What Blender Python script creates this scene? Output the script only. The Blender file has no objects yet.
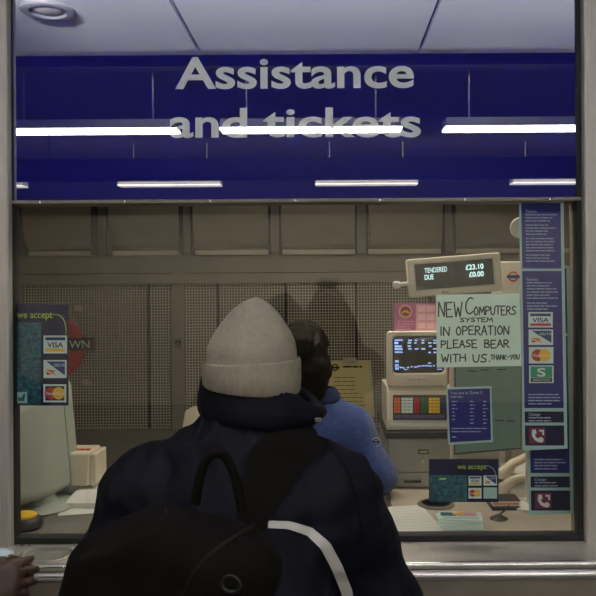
import bpy, bmesh, math, random
import numpy as np
from mathutils import Vector, Matrix
random.seed(7)
sc = bpy.context.scene
C = sc.collection
PI = math.pi

# ------------------------------------------------------------------ camera, world, exposure
FPX, VX, VY, CAMD, CAMZ, ROLL = 768.0, 328.0, 284.0, 2.0, 1.65, math.radians(0.35)
cam_data = bpy.data.cameras.new('camera'); cam = bpy.data.objects.new('camera', cam_data); C.objects.link(cam)
cam_data.sensor_width = 36.0; cam_data.lens = FPX/596*36.0
cam_data.shift_x = -(VX-298)/596; cam_data.shift_y = -(298-VY)/596
cam_data.clip_start = 0.01
cam.matrix_world = Matrix.Translation((0, -CAMD, CAMZ)) @ Matrix.Rotation(PI/2, 4, 'X') @ Matrix.Rotation(-ROLL, 4, 'Z')
sc.camera = cam
world = bpy.data.worlds.new('world'); sc.world = world; world.use_nodes = True
world.node_tree.nodes['Background'].inputs[0].default_value = (0.5, 0.5, 0.55, 1)
world.node_tree.nodes['Background'].inputs[1].default_value = 0.02
sc.view_settings.view_transform = 'Standard'; sc.view_settings.look = 'None'
sc.view_settings.gamma = 1.0; sc.view_settings.use_curve_mapping = False
sc.view_settings.exposure = 0.0
# light strengths (fittings built further down, some of them added)
E_ROW1, E_ROW2, E_OFFICE, E_OFFICE2, E_WASH, W_UP = 28.0, 1.3, 17.0, 3.2, 42.0, 115.0

def P(px, py, Y):
    """photo pixel -> point on the plane at depth Y"""
    dx, dy = px-VX, py-VY
    a = dx*math.cos(ROLL)-dy*math.sin(ROLL); b = dx*math.sin(ROLL)+dy*math.cos(ROLL)
    k = (Y+CAMD)/FPX
    return Vector((a*k, Y, CAMZ-b*k))
def ray(px, py):
    p = P(px, py, 0); o = Vector((0, -CAMD, CAMZ)); d = (p-o).normalized()
    return o, d
def on_z(px, py, z):
    o, d = ray(px, py); t = (z-o.z)/d.z
    return o+d*t

# ------------------------------------------------------------------ materials
def srgb(r, g, b):
    f = lambda c: (c/255/12.92) if c/255 <= .04045 else ((c/255+.055)/1.055)**2.4
    return (f(r), f(g), f(b))
MATS = {}
def mat(name, col, rough=.5, metal=0, var=0.0, vscale=8, bump=0.0, bscale=60, stretch=None, emit=0, spec=.5, coat=0, sheen=0):
    if name in MATS: return MATS[name]
    m = bpy.data.materials.new(name); m.use_nodes = True; nt = m.node_tree; b = nt.nodes['Principled BSDF']
    b.inputs['Base Color'].default_value = (*col, 1); b.inputs['Roughness'].default_value = rough
    b.inputs['Metallic'].default_value = metal; b.inputs['Specular IOR Level'].default_value = spec
    b.inputs['Coat Weight'].default_value = coat; b.inputs['Coat Roughness'].default_value = .03
    b.inputs['Sheen Weight'].default_value = sheen
    if emit:
        b.inputs['Emission Color'].default_value = (*col, 1); b.inputs['Emission Strength'].default_value = emit
    if var or bump:
        tc = nt.nodes.new('ShaderNodeTexCoord'); mp = nt.nodes.new('ShaderNodeMapping')
        nt.links.new(tc.outputs['Object'], mp.inputs['Vector'])
        if stretch: mp.inputs['Scale'].default_value = stretch
        if var:
            n = nt.nodes.new('ShaderNodeTexNoise'); n.inputs['Scale'].default_value = vscale; n.inputs['Detail'].default_value = 4
            nt.links.new(mp.outputs[0], n.inputs['Vector'])
            r = nt.nodes.new('ShaderNodeValToRGB')
            r.color_ramp.elements[0].position = .3; r.color_ramp.elements[1].position = .7
            r.color_ramp.elements[0].color = (*[c*(1-var) for c in col], 1)
            r.color_ramp.elements[1].color = (*[min(1, c*(1+var)) for c in col], 1)
            nt.links.new(n.outputs['Fac'], r.inputs[0]); nt.links.new(r.outputs[0], b.inputs['Base Color'])
        if bump:
            n = nt.nodes.new('ShaderNodeTexNoise'); n.inputs['Scale'].default_value = bscale; n.inputs['Detail'].default_value = 3
            nt.links.new(mp.outputs[0], n.inputs['Vector'])
            bp = nt.nodes.new('ShaderNodeBump'); bp.inputs['Strength'].default_value = bump; bp.inputs['Distance'].default_value = .01
            nt.links.new(n.outputs['Fac'], bp.inputs['Height']); nt.links.new(bp.outputs[0], b.inputs['Normal'])
    MATS[name] = m
    return m
def glossy_panel(name, col, refl, rough):
    """painted sheet under a highly polished clear layer: even mirror-like share over a diffuse colour"""
    m = bpy.data.materials.new(name); m.use_nodes = True; nt = m.node_tree; b = nt.nodes['Principled BSDF']
    b.inputs['Base Color'].default_value = (*col, 1); b.inputs['Roughness'].default_value = .8; b.inputs['Specular IOR Level'].default_value = 0
    g = nt.nodes.new('ShaderNodeBsdfGlossy'); g.inputs['Roughness'].default_value = rough
    g.inputs['Color'].default_value = (1, 1, 1, 1)
    mx = nt.nodes.new('ShaderNodeMixShader'); mx.inputs[0].default_value = refl
    nt.links.new(b.outputs[0], mx.inputs[1]); nt.links.new(g.outputs[0], mx.inputs[2])
    nt.links.new(mx.outputs[0], nt.nodes['Material Output'].inputs['Surface'])
    return m
def glass_mat(name, tint, ior):
    m = bpy.data.materials.new(name); m.use_nodes = True; nt = m.node_tree
    nt.nodes.remove(nt.nodes['Principled BSDF'])
    t = nt.nodes.new('ShaderNodeBsdfTransparent'); t.inputs[0].default_value = (*tint, 1)
    g = nt.nodes.new('ShaderNodeBsdfGlossy'); g.inputs['Roughness'].default_value = 0.0
    g.inputs['Color'].default_value = (1, 1, 1, 1)
    f0 = ((ior-1)/(ior+1))**2                                # the same reflectance for both faces of the thin pane
    ge = nt.nodes.new('ShaderNodeNewGeometry'); vd = nt.nodes.new('ShaderNodeVectorMath'); vd.operation = 'DOT_PRODUCT'
    nt.links.new(ge.outputs['Normal'], vd.inputs[0]); nt.links.new(ge.outputs['Incoming'], vd.inputs[1])
    def mth(op, a, b):
        n = nt.nodes.new('ShaderNodeMath'); n.operation = op
        for i, v in enumerate((a, b)):
            if isinstance(v, (int, float)): n.inputs[i].default_value = v
            else: nt.links.new(v, n.inputs[i])
        return n.outputs[0]
    ab = mth('ABSOLUTE', vd.outputs['Value'], 0); pw5 = mth('POWER', mth('SUBTRACT', 1.0, ab), 5.0)
    f = mth('ADD', mth('MULTIPLY', pw5, 1-f0), f0)
    mx = nt.nodes.new('ShaderNodeMixShader')
    nt.links.new(f, mx.inputs[0]); nt.links.new(t.outputs[0], mx.inputs[1]); nt.links.new(g.outputs[0], mx.inputs[2])
    nt.links.new(mx.outputs[0], nt.nodes['Material Output'].inputs['Surface'])
    return m

M_STEEL = mat('brushed_steel', (.62, .59, .54), .45, .75, bump=.04, bscale=40, stretch=(60, 1, 1), var=.08)
M_STEELV = mat('brushed_steel_upright', (.56, .53, .49), .55, .55, bump=.04, bscale=40, stretch=(40, 40, 1), var=.1)
M_CHROME = mat('polished_steel', (.80, .78, .75), .24, 1)
M_RUBBER = mat('black_rubber', (.008, .008, .008), .7)
M_HEADER = glossy_panel('blue_header_enamel', srgb(33, 33, 128), .28, .012)
M_LETTER = glossy_panel('pale_grey_lettering', (.88, .94, .94), .08, .02)
M_GLASS = glass_mat('window_glass', (.975, .985, .98), 1.5)
M_CEIL = mat('ceiling_enamel', (.80, .80, .84), .55, var=.03, vscale=2)
M_DARK = mat('dark_bulkhead', (.006, .006, .009), .8)
M_DARKCEIL = mat('dark_ceiling', (.012, .012, .015), .85)
M_HALLWALL = mat('hall_wall_paint', (.42, .37, .29), .7, var=.1, vscale=3)
M_FLOOR = mat('hall_floor', (.12, .115, .11), .5, var=.25, vscale=5)
M_OFFWALL = mat('office_wall_paint', (.28, .24, .19), .8, var=.08, vscale=4)
M_OFFFLOOR = mat('office_floor', (.06, .055, .05), .8)
M_BEIGE = mat('beige_plastic', (.74, .66, .50), .45, var=.04, bump=.03, bscale=400)
M_BEIGE2 = mat('grey_beige_plastic', (.58, .53, .42), .5, var=.04)
M_GREENGREY = mat('greenish_grey_plastic', (.40, .44, .37), .5, var=.04)
M_DESK = mat('desk_laminate', (.50, .43, .33), .4, var=.07, vscale=14)
M_DESKL = mat('grey_shaded_laminate', (.16, .145, .12), .5, var=.1, vscale=14)
M_GREYMET = mat('grey_painted_metal', (.44, .41, .35), .5, var=.05)
M_DARKMET = mat('dark_metal', (.03, .03, .03), .45)
M_WIRE = mat('wire_mesh_metal', (.52, .46, .36), .5)
M_FRAME = mat('bronze_grey_frame', (.20, .175, .14), .5, var=.08)
M_BACK = mat('dark_backing', (.035, .03, .025), .8)
M_DRABMET = mat('drab_metal', (.22, .19, .145), .45, var=.06)
M_PAPER = mat('white_paper', (.75, .74, .68), .8)
M_NOTICE = mat('pale_notice_paper', (.74, .92, .76), .8, var=.03)
M_YPAPER = mat('yellow_paper', (.68, .58, .27), .8)
M_INK = mat('black_ink', (.01, .01, .012), .6)
M_BLUE = mat('poster_blue', srgb(20, 23, 112), .4, spec=.2)
M_NAVY = mat('poster_navy', srgb(14, 15, 60), .4, spec=.2)
M_BORDER = mat('poster_border', srgb(170, 205, 200), .5)
M_TXT = mat('poster_text', srgb(165, 180, 205), .6)
M_WHITE = mat('print_white', srgb(215, 235, 225), .6)
M_RED = mat('print_red', srgb(190, 40, 35), .6)
M_YEL = mat('print_yellow', srgb(235, 190, 40), .6)
M_LIME = mat('print_lime', srgb(190, 225, 70), .6)
M_GRN = mat('print_green', srgb(30, 150, 110), .6)
M_ORANGE = mat('print_orange', srgb(225, 110, 50), .6)
M_DBLUE = mat('print_dark_blue', srgb(25, 40, 110), .6)
M_MAROON = mat('print_maroon', srgb(125, 28, 70), .6)
M_TEAL = mat('print_teal', srgb(24, 88, 100), .5, var=.95, vscale=75, stretch=(1, 1, 1.6))
M_PURPLE = mat('print_purple', srgb(165, 85, 140), .6, var=.1, vscale=60)
M_PINK = mat('print_pink', srgb(205, 150, 165), .6)
M_SKIN = mat('skin', (.50, .30, .21), .55, var=.08, vscale=20)
M_SKIND = mat('dark_skin', (.055, .027, .017), .5, var=.15, vscale=30, bump=.1, bscale=150)
M_HAIR = mat('dark_brown_hair', (.011, .006, .0035), .5, var=.5, vscale=30, stretch=(9, 9, 1), bump=.6, bscale=30, spec=.15)
M_JACKET = mat('navy_nylon', (.0038, .0043, .0095), .7, var=.25, vscale=10, bump=.30, bscale=18, spec=.16)
M_LINING = mat('collar_lining', (.003, .003, .005), .8, spec=.1)
M_BAG = mat('black_canvas', (.0062, .0050, .0042), .9, var=.2, vscale=20, bump=.25, bscale=300, spec=.1)
M_STRAP = mat('strap_webbing', (.0066, .0054, .0046), .9, bump=.2, bscale=400, spec=.1)
M_PIPING = mat('reflective_piping', (.62, .60, .56), .5)
M_BEANIE = mat('beanie_knit', (.31, .275, .212), .9, var=.08, vscale=60, bump=.35, bscale=350, spec=.1)
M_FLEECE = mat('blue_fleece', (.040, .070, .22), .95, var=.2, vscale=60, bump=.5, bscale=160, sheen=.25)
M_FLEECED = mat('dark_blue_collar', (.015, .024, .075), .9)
M_TROUSER = mat('dark_trousers', (.015, .015, .018), .8)
M_SHOE = mat('dark_shoe', (.012, .010, .009), .5)
M_BLACKCOAT = mat('black_coat', (.010, .009, .009), .8, bump=.2, bscale=60)
M_EYE = mat('eye_dark', (.03, .02, .015), .2)
M_SCREEN = mat('crt_glass', (.006, .007, .009), .15)
M_LCD = mat('display_window', (.012, .016, .016), .25)
M_GLOW = mat('crt_text_glow', srgb(165, 195, 255), .5, emit=.75)
M_VFD = mat('display_text_glow', srgb(200, 240, 240), .5, emit=1.2)
M_LED = mat('red_led', srgb(255, 60, 40), .5, emit=.8)
M_TUBE1 = mat('lamp_diffuser', (1, .98, .95), .5, emit=E_ROW1)
M_TUBE2 = mat('far_lamp_diffuser', (1, .98, .95), .5, emit=E_ROW2)
M_TUBE3 = mat('added_office_diffuser', (1, .90, .74), .5, emit=E_OFFICE)
M_TUBE4 = mat('added_rear_office_diffuser', (1, .90, .74), .5, emit=E_OFFICE2)
M_LAMPBODY = mat('lamp_body', (.25, .25, .25), .5)

# ------------------------------------------------------------------ object helpers
ORG = {}
def tag(o, label=None, cat=None, group=None, kind=None):
    if label: o['label'] = label
    if cat: o['category'] = cat
    if group: o['group'] = group
    if kind: o['kind'] = kind
    return o
def link(name, me, m, parent=None, smooth=False):
    if m is not None: me.materials.append(m)
    n = len(me.vertices); co = np.empty(n*3, dtype=np.float32); me.vertices.foreach_get('co', co); co = co.reshape(-1, 3)
    lo, hi = co.min(0), co.max(0)
    o3 = (lo+hi)/2
    if parent is None: o3[2] = lo[2]
    co = co-o3; me.vertices.foreach_set('co', co.ravel())
    if smooth: me.polygons.foreach_set('use_smooth', np.ones(len(me.polygons), dtype=bool))
    me.update()
    o = bpy.data.objects.new(name, me); C.objects.link(o)
    org = Vector(o3.tolist()); ORG[o.name] = org
    if parent is not None:
        o.parent = parent; o.location = org-ORG[parent.name]
    else: o.location = org
    return o
def empty(name, loc, label=None, cat=None, group=None):
    o = bpy.data.objects.new(name, None); C.objects.link(o); o.location = loc; ORG[o.name] = Vector(loc)
    o.empty_display_size = .05
    return tag(o, label, cat, group)
def raw(name, verts, faces, m, parent=None, smooth=False):
    me = bpy.data.meshes.new(name); me.from_pydata([tuple(v) for v in verts], [], faces)
    return link(name, me, m, parent, smooth)
def share(src, name, parent, world_pos):
    """another copy of a small piece: same mesh data, new place"""
    o = src.copy(); C.objects.link(o); o.name = name; ORG[o.name] = Vector(world_pos)
    o.parent = parent; o.location = Vector(world_pos)-ORG[parent.name]
    return o
class G:
    def __init__(s): s.bm = bmesh.new()
    def box(s, lo, hi, bev=0, rot=None, seg=2):
        lo, hi = Vector(lo), Vector(hi); c = (lo+hi)/2; d = hi-lo
        r = bmesh.ops.create_cube(s.bm, size=1, matrix=Matrix.Diagonal((d.x, d.y, d.z, 1)))
        vs = r['verts']
        if bev:
            es = list({e for v in vs for e in v.link_edges})
            b = bmesh.ops.bevel(s.bm, geom=es, offset=bev, segments=seg, affect='EDGES', profile=.5)
            vs = list({v for f in b['faces'] for v in f.verts} | {v for v in vs if v.is_valid})
        M = Matrix.Translation(c) @ (rot.to_4x4() if rot else Matrix.Identity(4))
        bmesh.ops.transform(s.bm, matrix=M, verts=vs)
        return s
    def cyl(s, a, b, r1, r2=None, n=20):
        a, b = Vector(a), Vector(b); r2 = r1 if r2 is None else r2; d = b-a
        q = d.to_track_quat('Z', 'Y').to_matrix().to_4x4()
        bmesh.ops.create_cone(s.bm, cap_ends=True, cap_tris=False, segments=n, radius1=r1, radius2=r2, depth=d.length,
                              matrix=Matrix.Translation((a+b)/2) @ q)
        return s
    def tube(s, pts, r, n=10):
        pts = [Vector(p) for p in pts]; rings = []
        for i, p in enumerate(pts):
            t = (pts[min(i+1, len(pts)-1)]-pts[max(i-1, 0)]).normalized()
            u = t.orthogonal().normalized() if i == 0 else (u0-t*u0.dot(t)).normalized()
            u0 = u; v = t.cross(u); rr = r[i] if isinstance(r, (list, tuple)) else r
            rings.append([s.bm.verts.new(p+(u*math.cos(a)+v*math.sin(a))*rr) for a in [2*PI*k/n for k in range(n)]])
        for i in range(len(rings)-1):
            for k in range(n): s.bm.faces.new((rings[i][k], rings[i][(k+1) % n], rings[i+1][(k+1) % n], rings[i+1][k]))
        s.bm.faces.new(rings[0][::-1]); s.bm.faces.new(rings[-1])
        return s
    def lathe(s, prof, c=(0, 0, 0), n=32, sx=1, sy=1):
        c = Vector(c); rings = []
        for r, z in prof:
            if r < 1e-6: rings.append([s.bm.verts.new(c+Vector((0, 0, z)))])
            else: rings.append([s.bm.verts.new(c+Vector((r*sx*math.cos(2*PI*k/n), r*sy*math.sin(2*PI*k/n), z))) for k in range(n)])
        for A, B in zip(rings[:-1], rings[1:]):
            for k in range(n):
                k2 = (k+1) % n
                if len(A) == 1 and len(B) == 1: break
                if len(A) == 1: s.bm.faces.new((A[0], B[k2], B[k]))
                elif len(B) == 1: s.bm.faces.new((A[k], A[k2], B[0]))
                else: s.bm.faces.new((A[k], A[k2], B[k2], B[k]))
        if len(rings[0]) > 1: s.bm.faces.new(rings[0][::-1])
        if len(rings[-1]) > 1: s.bm.faces.new(rings[-1])
        return s
    def loft(s, secs, cap=True):
        rings = [[s.bm.verts.new(p) for p in sec] for sec in secs]; n = len(rings[0])
        for A, B in zip(rings[:-1], rings[1:]):
            for k in range(n): s.bm.faces.new((A[k], A[(k+1) % n], B[(k+1) % n], B[k]))
        if cap: s.bm.faces.new(rings[0][::-1]); s.bm.faces.new(rings[-1])
        return s
    def prism(s, pts, d):
        """polygon pts extruded along vector d"""
        d = Vector(d); a = [s.bm.verts.new(Vector(p)) for p in pts]; b = [s.bm.verts.new(Vector(p)+d) for p in pts]; n = len(pts)
        s.bm.faces.new(a); s.bm.faces.new(b[::-1])
        for k in range(n): s.bm.faces.new((a[k], b[k], b[(k+1) % n], a[(k+1) % n]))
        return s
    def xf(s, M):
        bmesh.ops.transform(s.bm, matrix=M, verts=s.bm.verts); return s
    def done(s, name, m, parent=None, smooth=False, label=None, cat=None, group=None, kind=None):
        bmesh.ops.recalc_face_normals(s.bm, faces=s.bm.faces)
        me = bpy.data.meshes.new(name); s.bm.to_mesh(me); s.bm.free()
        o = link(name, me, m, parent, False)
        if smooth:
            me.polygons.foreach_set('use_smooth', np.ones(len(me.polygons), dtype=bool))
            me.set_sharp_from_angle(angle=math.radians(40))
        return tag(o, label, cat, group, kind)
def struct(o): o['kind'] = 'structure'; return o
TH = .0004
def poly(name, pts, Y, m, parent=None, th=TH):
    """flat print or card outlined by pixels, standing at depth Y (front face), thickness th"""
    return G().prism([P(x, y, Y) for x, y in pts], (0, th, 0)).done(name, m, parent)
def rect(name, x0, y0, x1, y1, Y, m, parent=None, th=TH):
    return poly(name, [(x0, y0), (x1, y0), (x1, y1), (x0, y1)], Y, m, parent, th)
def circ(cx, cy, r, n=28, a0=0, a1=2*PI):
    return [(cx+r*math.cos(a0+(a1-a0)*k/n), cy+r*math.sin(a0+(a1-a0)*k/n)) for k in range(n)]
def disc(name, cx, cy, r, Y, m, parent=None, th=TH, n=28): return poly(name, circ(cx, cy, r, n), Y, m, parent, th)
def ring(name, cx, cy, r0, r1, Y, m, parent=None, n=32, th=TH):
    g = G()
    for k in range(n):
        a, b = 2*PI*k/n, 2*PI*(k+1)/n
        g.prism([P(cx+r*math.cos(t), cy+r*math.sin(t), Y) for r, t in ((r0, a), (r1, a), (r1, b), (r0, b))], (0, th, 0))
    return g.done(name, m, parent)
def text(name, s, x0, y0, x1, y1, Y, m, parent, th=TH, rot=0, bold=0, keep=False):
    """lettering stretched into the pixel box x0..x1, y0..y1 (cap top to baseline), facing the hall"""
    cu = bpy.data.curves.new('t', 'FONT'); cu.body = s; cu.extrude = 0; cu.offset = bold; cu.resolution_u = 6
    to = bpy.data.objects.new('t', cu); C.objects.link(to)
    bpy.context.view_layer.update()
    me = bpy.data.meshes.new_from_object(to.evaluated_get(bpy.context.evaluated_depsgraph_get()))
    bpy.data.objects.remove(to)
    bm = bmesh.new(); bm.from_mesh(me); bpy.data.meshes.remove(me)
    xs = [v.co.x for v in bm.verts]
    a, b = min(xs), max(xs)
    H = .729                                                 # cap height of the built-in face
    if keep: ys = [v.co.y for v in bm.verts]; base, H = min(ys), max(ys)-min(ys)
    else: base = 0
    r = bmesh.ops.extrude_face_region(bm, geom=list(bm.faces))
    for v in [e for e in r['geom'] if isinstance(e, bmesh.types.BMVert)]: v.co.z += 1
    cx, cy = (x0+x1)/2, (y0+y1)/2
    for v in bm.verts:
        px = x0+(v.co.x-a)/(b-a)*(x1-x0); py = y1-(v.co.y-base)/H*(y1-y0)
        if rot:
            ux, uy = px-cx, py-cy; px = cx+ux*math.cos(rot)+uy*math.sin(rot); py = cy-ux*math.sin(rot)+uy*math.cos(rot)
        q = P(px, py, Y); q.y += th*(1-v.co.z); v.co = q
    for fc in bm.faces: fc.smooth = False
    g = G(); g.bm.free(); g.bm = bm
    return g.done(name, m, parent)
def words(name, x0, y0, x1, lines, pitch, h, Y, m, parent, ragged=.3, w=(3, 9)):
    """rows of small print too fine to read: one bar for each word"""
    g = G()
    for i in range(lines):
        x = x0; end = x1-random.random()*ragged*(x1-x0)
        while x < end:
            l = min(random.uniform(*w), end-x)
            if l > .8: g.prism([P(a, b, Y) for a, b in ((x, y0+i*pitch), (x+l, y0+i*pitch), (x+l, y0+i*pitch+h), (x, y0+i*pitch+h))], (0, TH, 0))
            x += l+.9
    return g.done(name, m, parent)

# ------------------------------------------------------------------ implicit surfaces for bodies and cloth
class Field:
    def __init__(s, lo, hi, h):
        s.lo = np.array(lo, dtype=np.float32); s.h = h
        s.n = np.ceil((np.array(hi)-np.array(lo))/h).astype(int)+1
        s.F = np.full(s.n, .08, dtype=np.float32)
        s.ax = [s.lo[i]+np.arange(s.n[i], dtype=np.float32)*h for i in range(3)]
    def _sl(s, lo, hi, m):
        sl = []
        for i in range(3):
            a = int(max(0, math.floor((lo[i]-m-s.lo[i])/s.h))); b = int(min(s.n[i], math.ceil((hi[i]+m-s.lo[i])/s.h)+1))
            if b <= a: return None
            sl.append(slice(a, b))
        return tuple(sl)
    def grid(s, sl): return (s.ax[0][sl[0]][:, None, None], s.ax[1][sl[1]][None, :, None], s.ax[2][sl[2]][None, None, :])
    def put(s, sl, d, k, sub):
        A = s.F[sl]
        if sub: s.F[sl] = np.maximum(A, -d); return
        if k <= 0: s.F[sl] = np.minimum(A, d); return
        t = np.clip(.5+.5*(A-d)/k, 0, 1); s.F[sl] = A*(1-t)+d*t-k*t*(1-t)
    def cap(s, a, b, r1, r2=None, k=.02, sub=False):
        r2 = r1 if r2 is None else r2; a = np.array(a, float); b = np.array(b, float); R = max(r1, r2)
        sl = s._sl(np.minimum(a, b)-R, np.maximum(a, b)+R, .06)
        if sl is None: return s
        X, Y, Z = s.grid(sl); ab = b-a; L = max(float(ab@ab), 1e-9)
        t = np.clip(((X-a[0])*ab[0]+(Y-a[1])*ab[1]+(Z-a[2])*ab[2])/L, 0, 1)
        d = np.sqrt((X-a[0]-t*ab[0])**2+(Y-a[1]-t*ab[1])**2+(Z-a[2]-t*ab[2])**2)-(r1+(r2-r1)*t)
        s.put(sl, d.astype(np.float32), k, sub); return s
    def ell(s, c, r, k=.02, R=None, sub=False):
        c = np.array(c, float); m = max(r); sl = s._sl(c-m, c+m, .06)
        if sl is None: return s
        X, Y, Z = s.grid(sl); X, Y, Z = np.broadcast_arrays(X-c[0], Y-c[1], Z-c[2])
        if R is not None:
            R = np.array(R); X, Y, Z = (R[0, i]*X+R[1, i]*Y+R[2, i]*Z for i in range(3))
        k0 = np.sqrt((X/r[0])**2+(Y/r[1])**2+(Z/r[2])**2); k1 = np.sqrt((X/r[0]**2)**2+(Y/r[1]**2)**2+(Z/r[2]**2)**2)+1e-6
        s.put(sl, (k0*(k0-1)/k1).astype(np.float32), k, sub); return s
    def rbox(s, c, hs, rad, R, k=.01, planes=(), sub=False):
        c = np.array(c, float); m = float(np.linalg.norm(hs)); sl = s._sl(c-m, c+m, .06)
        X, Y, Z = s.grid(sl); X, Y, Z = np.broadcast_arrays(X-c[0], Y-c[1], Z-c[2]); R = np.array(R)
        q = [R[0, i]*X+R[1, i]*Y+R[2, i]*Z for i in range(3)]
        e = [np.abs(q[i])-(hs[i]-rad) for i in range(3)]
        d = np.sqrt(sum(np.maximum(v, 0)**2 for v in e))+np.minimum(np.maximum(np.maximum(e[0], e[1]), e[2]), 0)-rad
        for n, off in planes: d = np.maximum(d, q[0]*n[0]+q[1]*n[1]+q[2]*n[2]-off)
        s.put(sl, d.astype(np.float32), k, sub); return s
    def below(s, z): s.F = np.maximum(s.F, (s.ax[2]-z)[None, None, :]); return s      # keep what lies below z
    def above(s, z): s.F = np.maximum(s.F, (z-s.ax[2])[None, None, :]); return s
    def plane(s, p, n):
        X, Y, Z = s.grid((slice(None),)*3); s.F = np.maximum(s.F, ((X-p[0])*n[0]+(Y-p[1])*n[1]+(Z-p[2])*n[2]).astype(np.float32)); return s
    def wrinkle(s, amp, f, seed=0):
        rs = np.random.RandomState(seed); X, Y, Z = s.grid((slice(None),)*3); W = np.zeros(s.n, dtype=np.float32)
        for i in range(5):
            v = rs.normal(size=3); v[2] *= 1.5; v = v/np.linalg.norm(v)*f*(1+.5*i); w = rs.normal(size=3)*f*.45; ph = rs.rand(2)*6
            W += (np.sin(X*v[0]+Y*v[1]+Z*v[2]+ph[0]+1.5*np.sin(X*w[0]+Y*w[1]+Z*w[2]+ph[1]))/(1+.4*i)).astype(np.float32)
        s.F += amp*W; return s
    def val(s, p):
        q = (np.array(p)-s.lo)/s.h; i = np.floor(q).astype(int)
        if (i < 0).any() or (i >= s.n-1).any(): return .03
        f = q-i; c = s.F[i[0]:i[0]+2, i[1]:i[1]+2, i[2]:i[2]+2]
        c = c[0]*(1-f[0])+c[1]*f[0]; c = c[0]*(1-f[1])+c[1]*f[1]
        return float(c[0]*(1-f[2])+c[1]*f[2])
    def hit(s, px, py, lift=.003):
        o, d = ray(px, py); t = .6
        for _ in range(400):
            v = s.val(o+d*t)
            if v < lift: return o+d*t
            t += max(.4*v, .002)
            if t > 4: return None
        return o+d*t
    def mesh(s, name, m, parent=None, smooth_it=1):
        F, S = s.F, s.F < 0; n = s.n
        cnt = sum(S[i:n[0]-1+i, j:n[1]-1+j, k:n[2]-1+k].astype(np.int8) for i in (0, 1) for j in (0, 1) for k in (0, 1))
        act = (cnt > 0) & (cnt < 8); ijk = np.argwhere(act); idx = np.full(act.shape, -1, dtype=np.int64); idx[act] = np.arange(len(ijk))
        cr = [(i, j, k) for i in (0, 1) for j in (0, 1) for k in (0, 1)]
        val = {c: F[ijk[:, 0]+c[0], ijk[:, 1]+c[1], ijk[:, 2]+c[2]] for c in cr}
        acc = np.zeros((len(ijk), 3)); num = np.zeros(len(ijk))
        for c in cr:
            for a in range(3):
                if c[a] == 0:
                    e = list(c); e[a] = 1; e = tuple(e); A, B = val[c], val[e]; on = (A < 0) != (B < 0)
                    t = np.where(on, A/np.where(on, A-B, 1), 0); p = np.tile(np.array(c, float), (len(ijk), 1)); p[:, a] += t
                    acc[on] += p[on]; num[on] += 1
        V = s.lo+(ijk+acc/num[:, None])*s.h
        Q = []
        for a in range(3):
            u, v = (a+1) % 3, (a+2) % 3
            A = [slice(None)]*3; B = [slice(None)]*3; A[a] = slice(0, -1); B[a] = slice(1, None)
            ch = S[tuple(A)] != S[tuple(B)]; e = np.argwhere(ch)
            e = e[(e[:, u] > 0) & (e[:, v] > 0) & (e[:, u] < n[u]-1) & (e[:, v] < n[v]-1)]
            ins = S[e[:, 0], e[:, 1], e[:, 2]]
            def cell(du, dv):
                w = e.copy(); w[:, u] += du; w[:, v] += dv; return idx[w[:, 0], w[:, 1], w[:, 2]]
            q = np.stack([cell(-1, -1), cell(0, -1), cell(0, 0), cell(-1, 0)], 1); q[~ins] = q[~ins][:, ::-1]; Q.append(q)
        Q = np.concatenate(Q); Q = Q[(Q >= 0).all(1)]
        for _ in range(smooth_it):
            acc = np.zeros_like(V); c = np.zeros(len(V))
            for i in range(4):
                a, b = Q[:, i], Q[:, (i+1) % 4]
                np.add.at(acc, a, V[b]); np.add.at(c, a, 1)
            V = V*.5+.5*acc/np.maximum(c, 1)[:, None]
        me = bpy.data.meshes.new(name); me.vertices.add(len(V)); me.vertices.foreach_set('co', V.astype(np.float32).ravel())
        me.loops.add(len(Q)*4); me.loops.foreach_set('vertex_index', Q.ravel().astype(np.int32))
        me.polygons.add(len(Q)); me.polygons.foreach_set('loop_start', np.arange(len(Q), dtype=np.int32)*4)
        me.update(calc_edges=True); me.validate()
        return link(name, me, m, parent, True)

def hand(f, wrist, d, back, thumb=1, curl=.5, s=1.0):
    """palm, four unequal jointed fingers and a thumb from the side of the palm"""
    x = Vector(d).normalized(); z = Vector(back); z = (z-x*z.dot(x)).normalized(); y = z.cross(x)*thumb; w = Vector(wrist)
    L = lambda a, b, c: w+(x*a+y*b+z*c)*s
    for i, (yy, kx, ln) in enumerate(((.033, .083, .070), (.011, .088, .078), (-.011, .084, .073), (-.031, .076, .058))):
        f.cap(L(.0, yy*.55, 0), L(kx, yy, .002), .016*s, .012*s, k=.014)
        p = (kx, .002); ang = 0
        for j, fr in enumerate((.45, .31, .24)):
            ang -= curl*(.8+.35*j); q = (p[0]+math.cos(ang)*ln*fr, p[1]+math.sin(ang)*ln*fr)
            f.cap(L(p[0], yy*(1+.06*j), p[1]), L(q[0], yy*(1+.06*(j+1)), q[1]), (.0095-.001*j)*s, (.0085-.001*j)*s, k=.003); p = q
    f.cap(L(.015, .018, -.004), L(.045, .043, -.012), .016*s, .012*s, k=.012)
    f.cap(L(.045, .043, -.012), L(.072, .046, -.028-.012*curl), .0115*s, .0095*s, k=.004)
    f.cap(L(.072, .046, -.028-.012*curl), L(.094, .036, -.040-.02*curl), .0095*s, .0075*s, k=.003)
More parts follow.
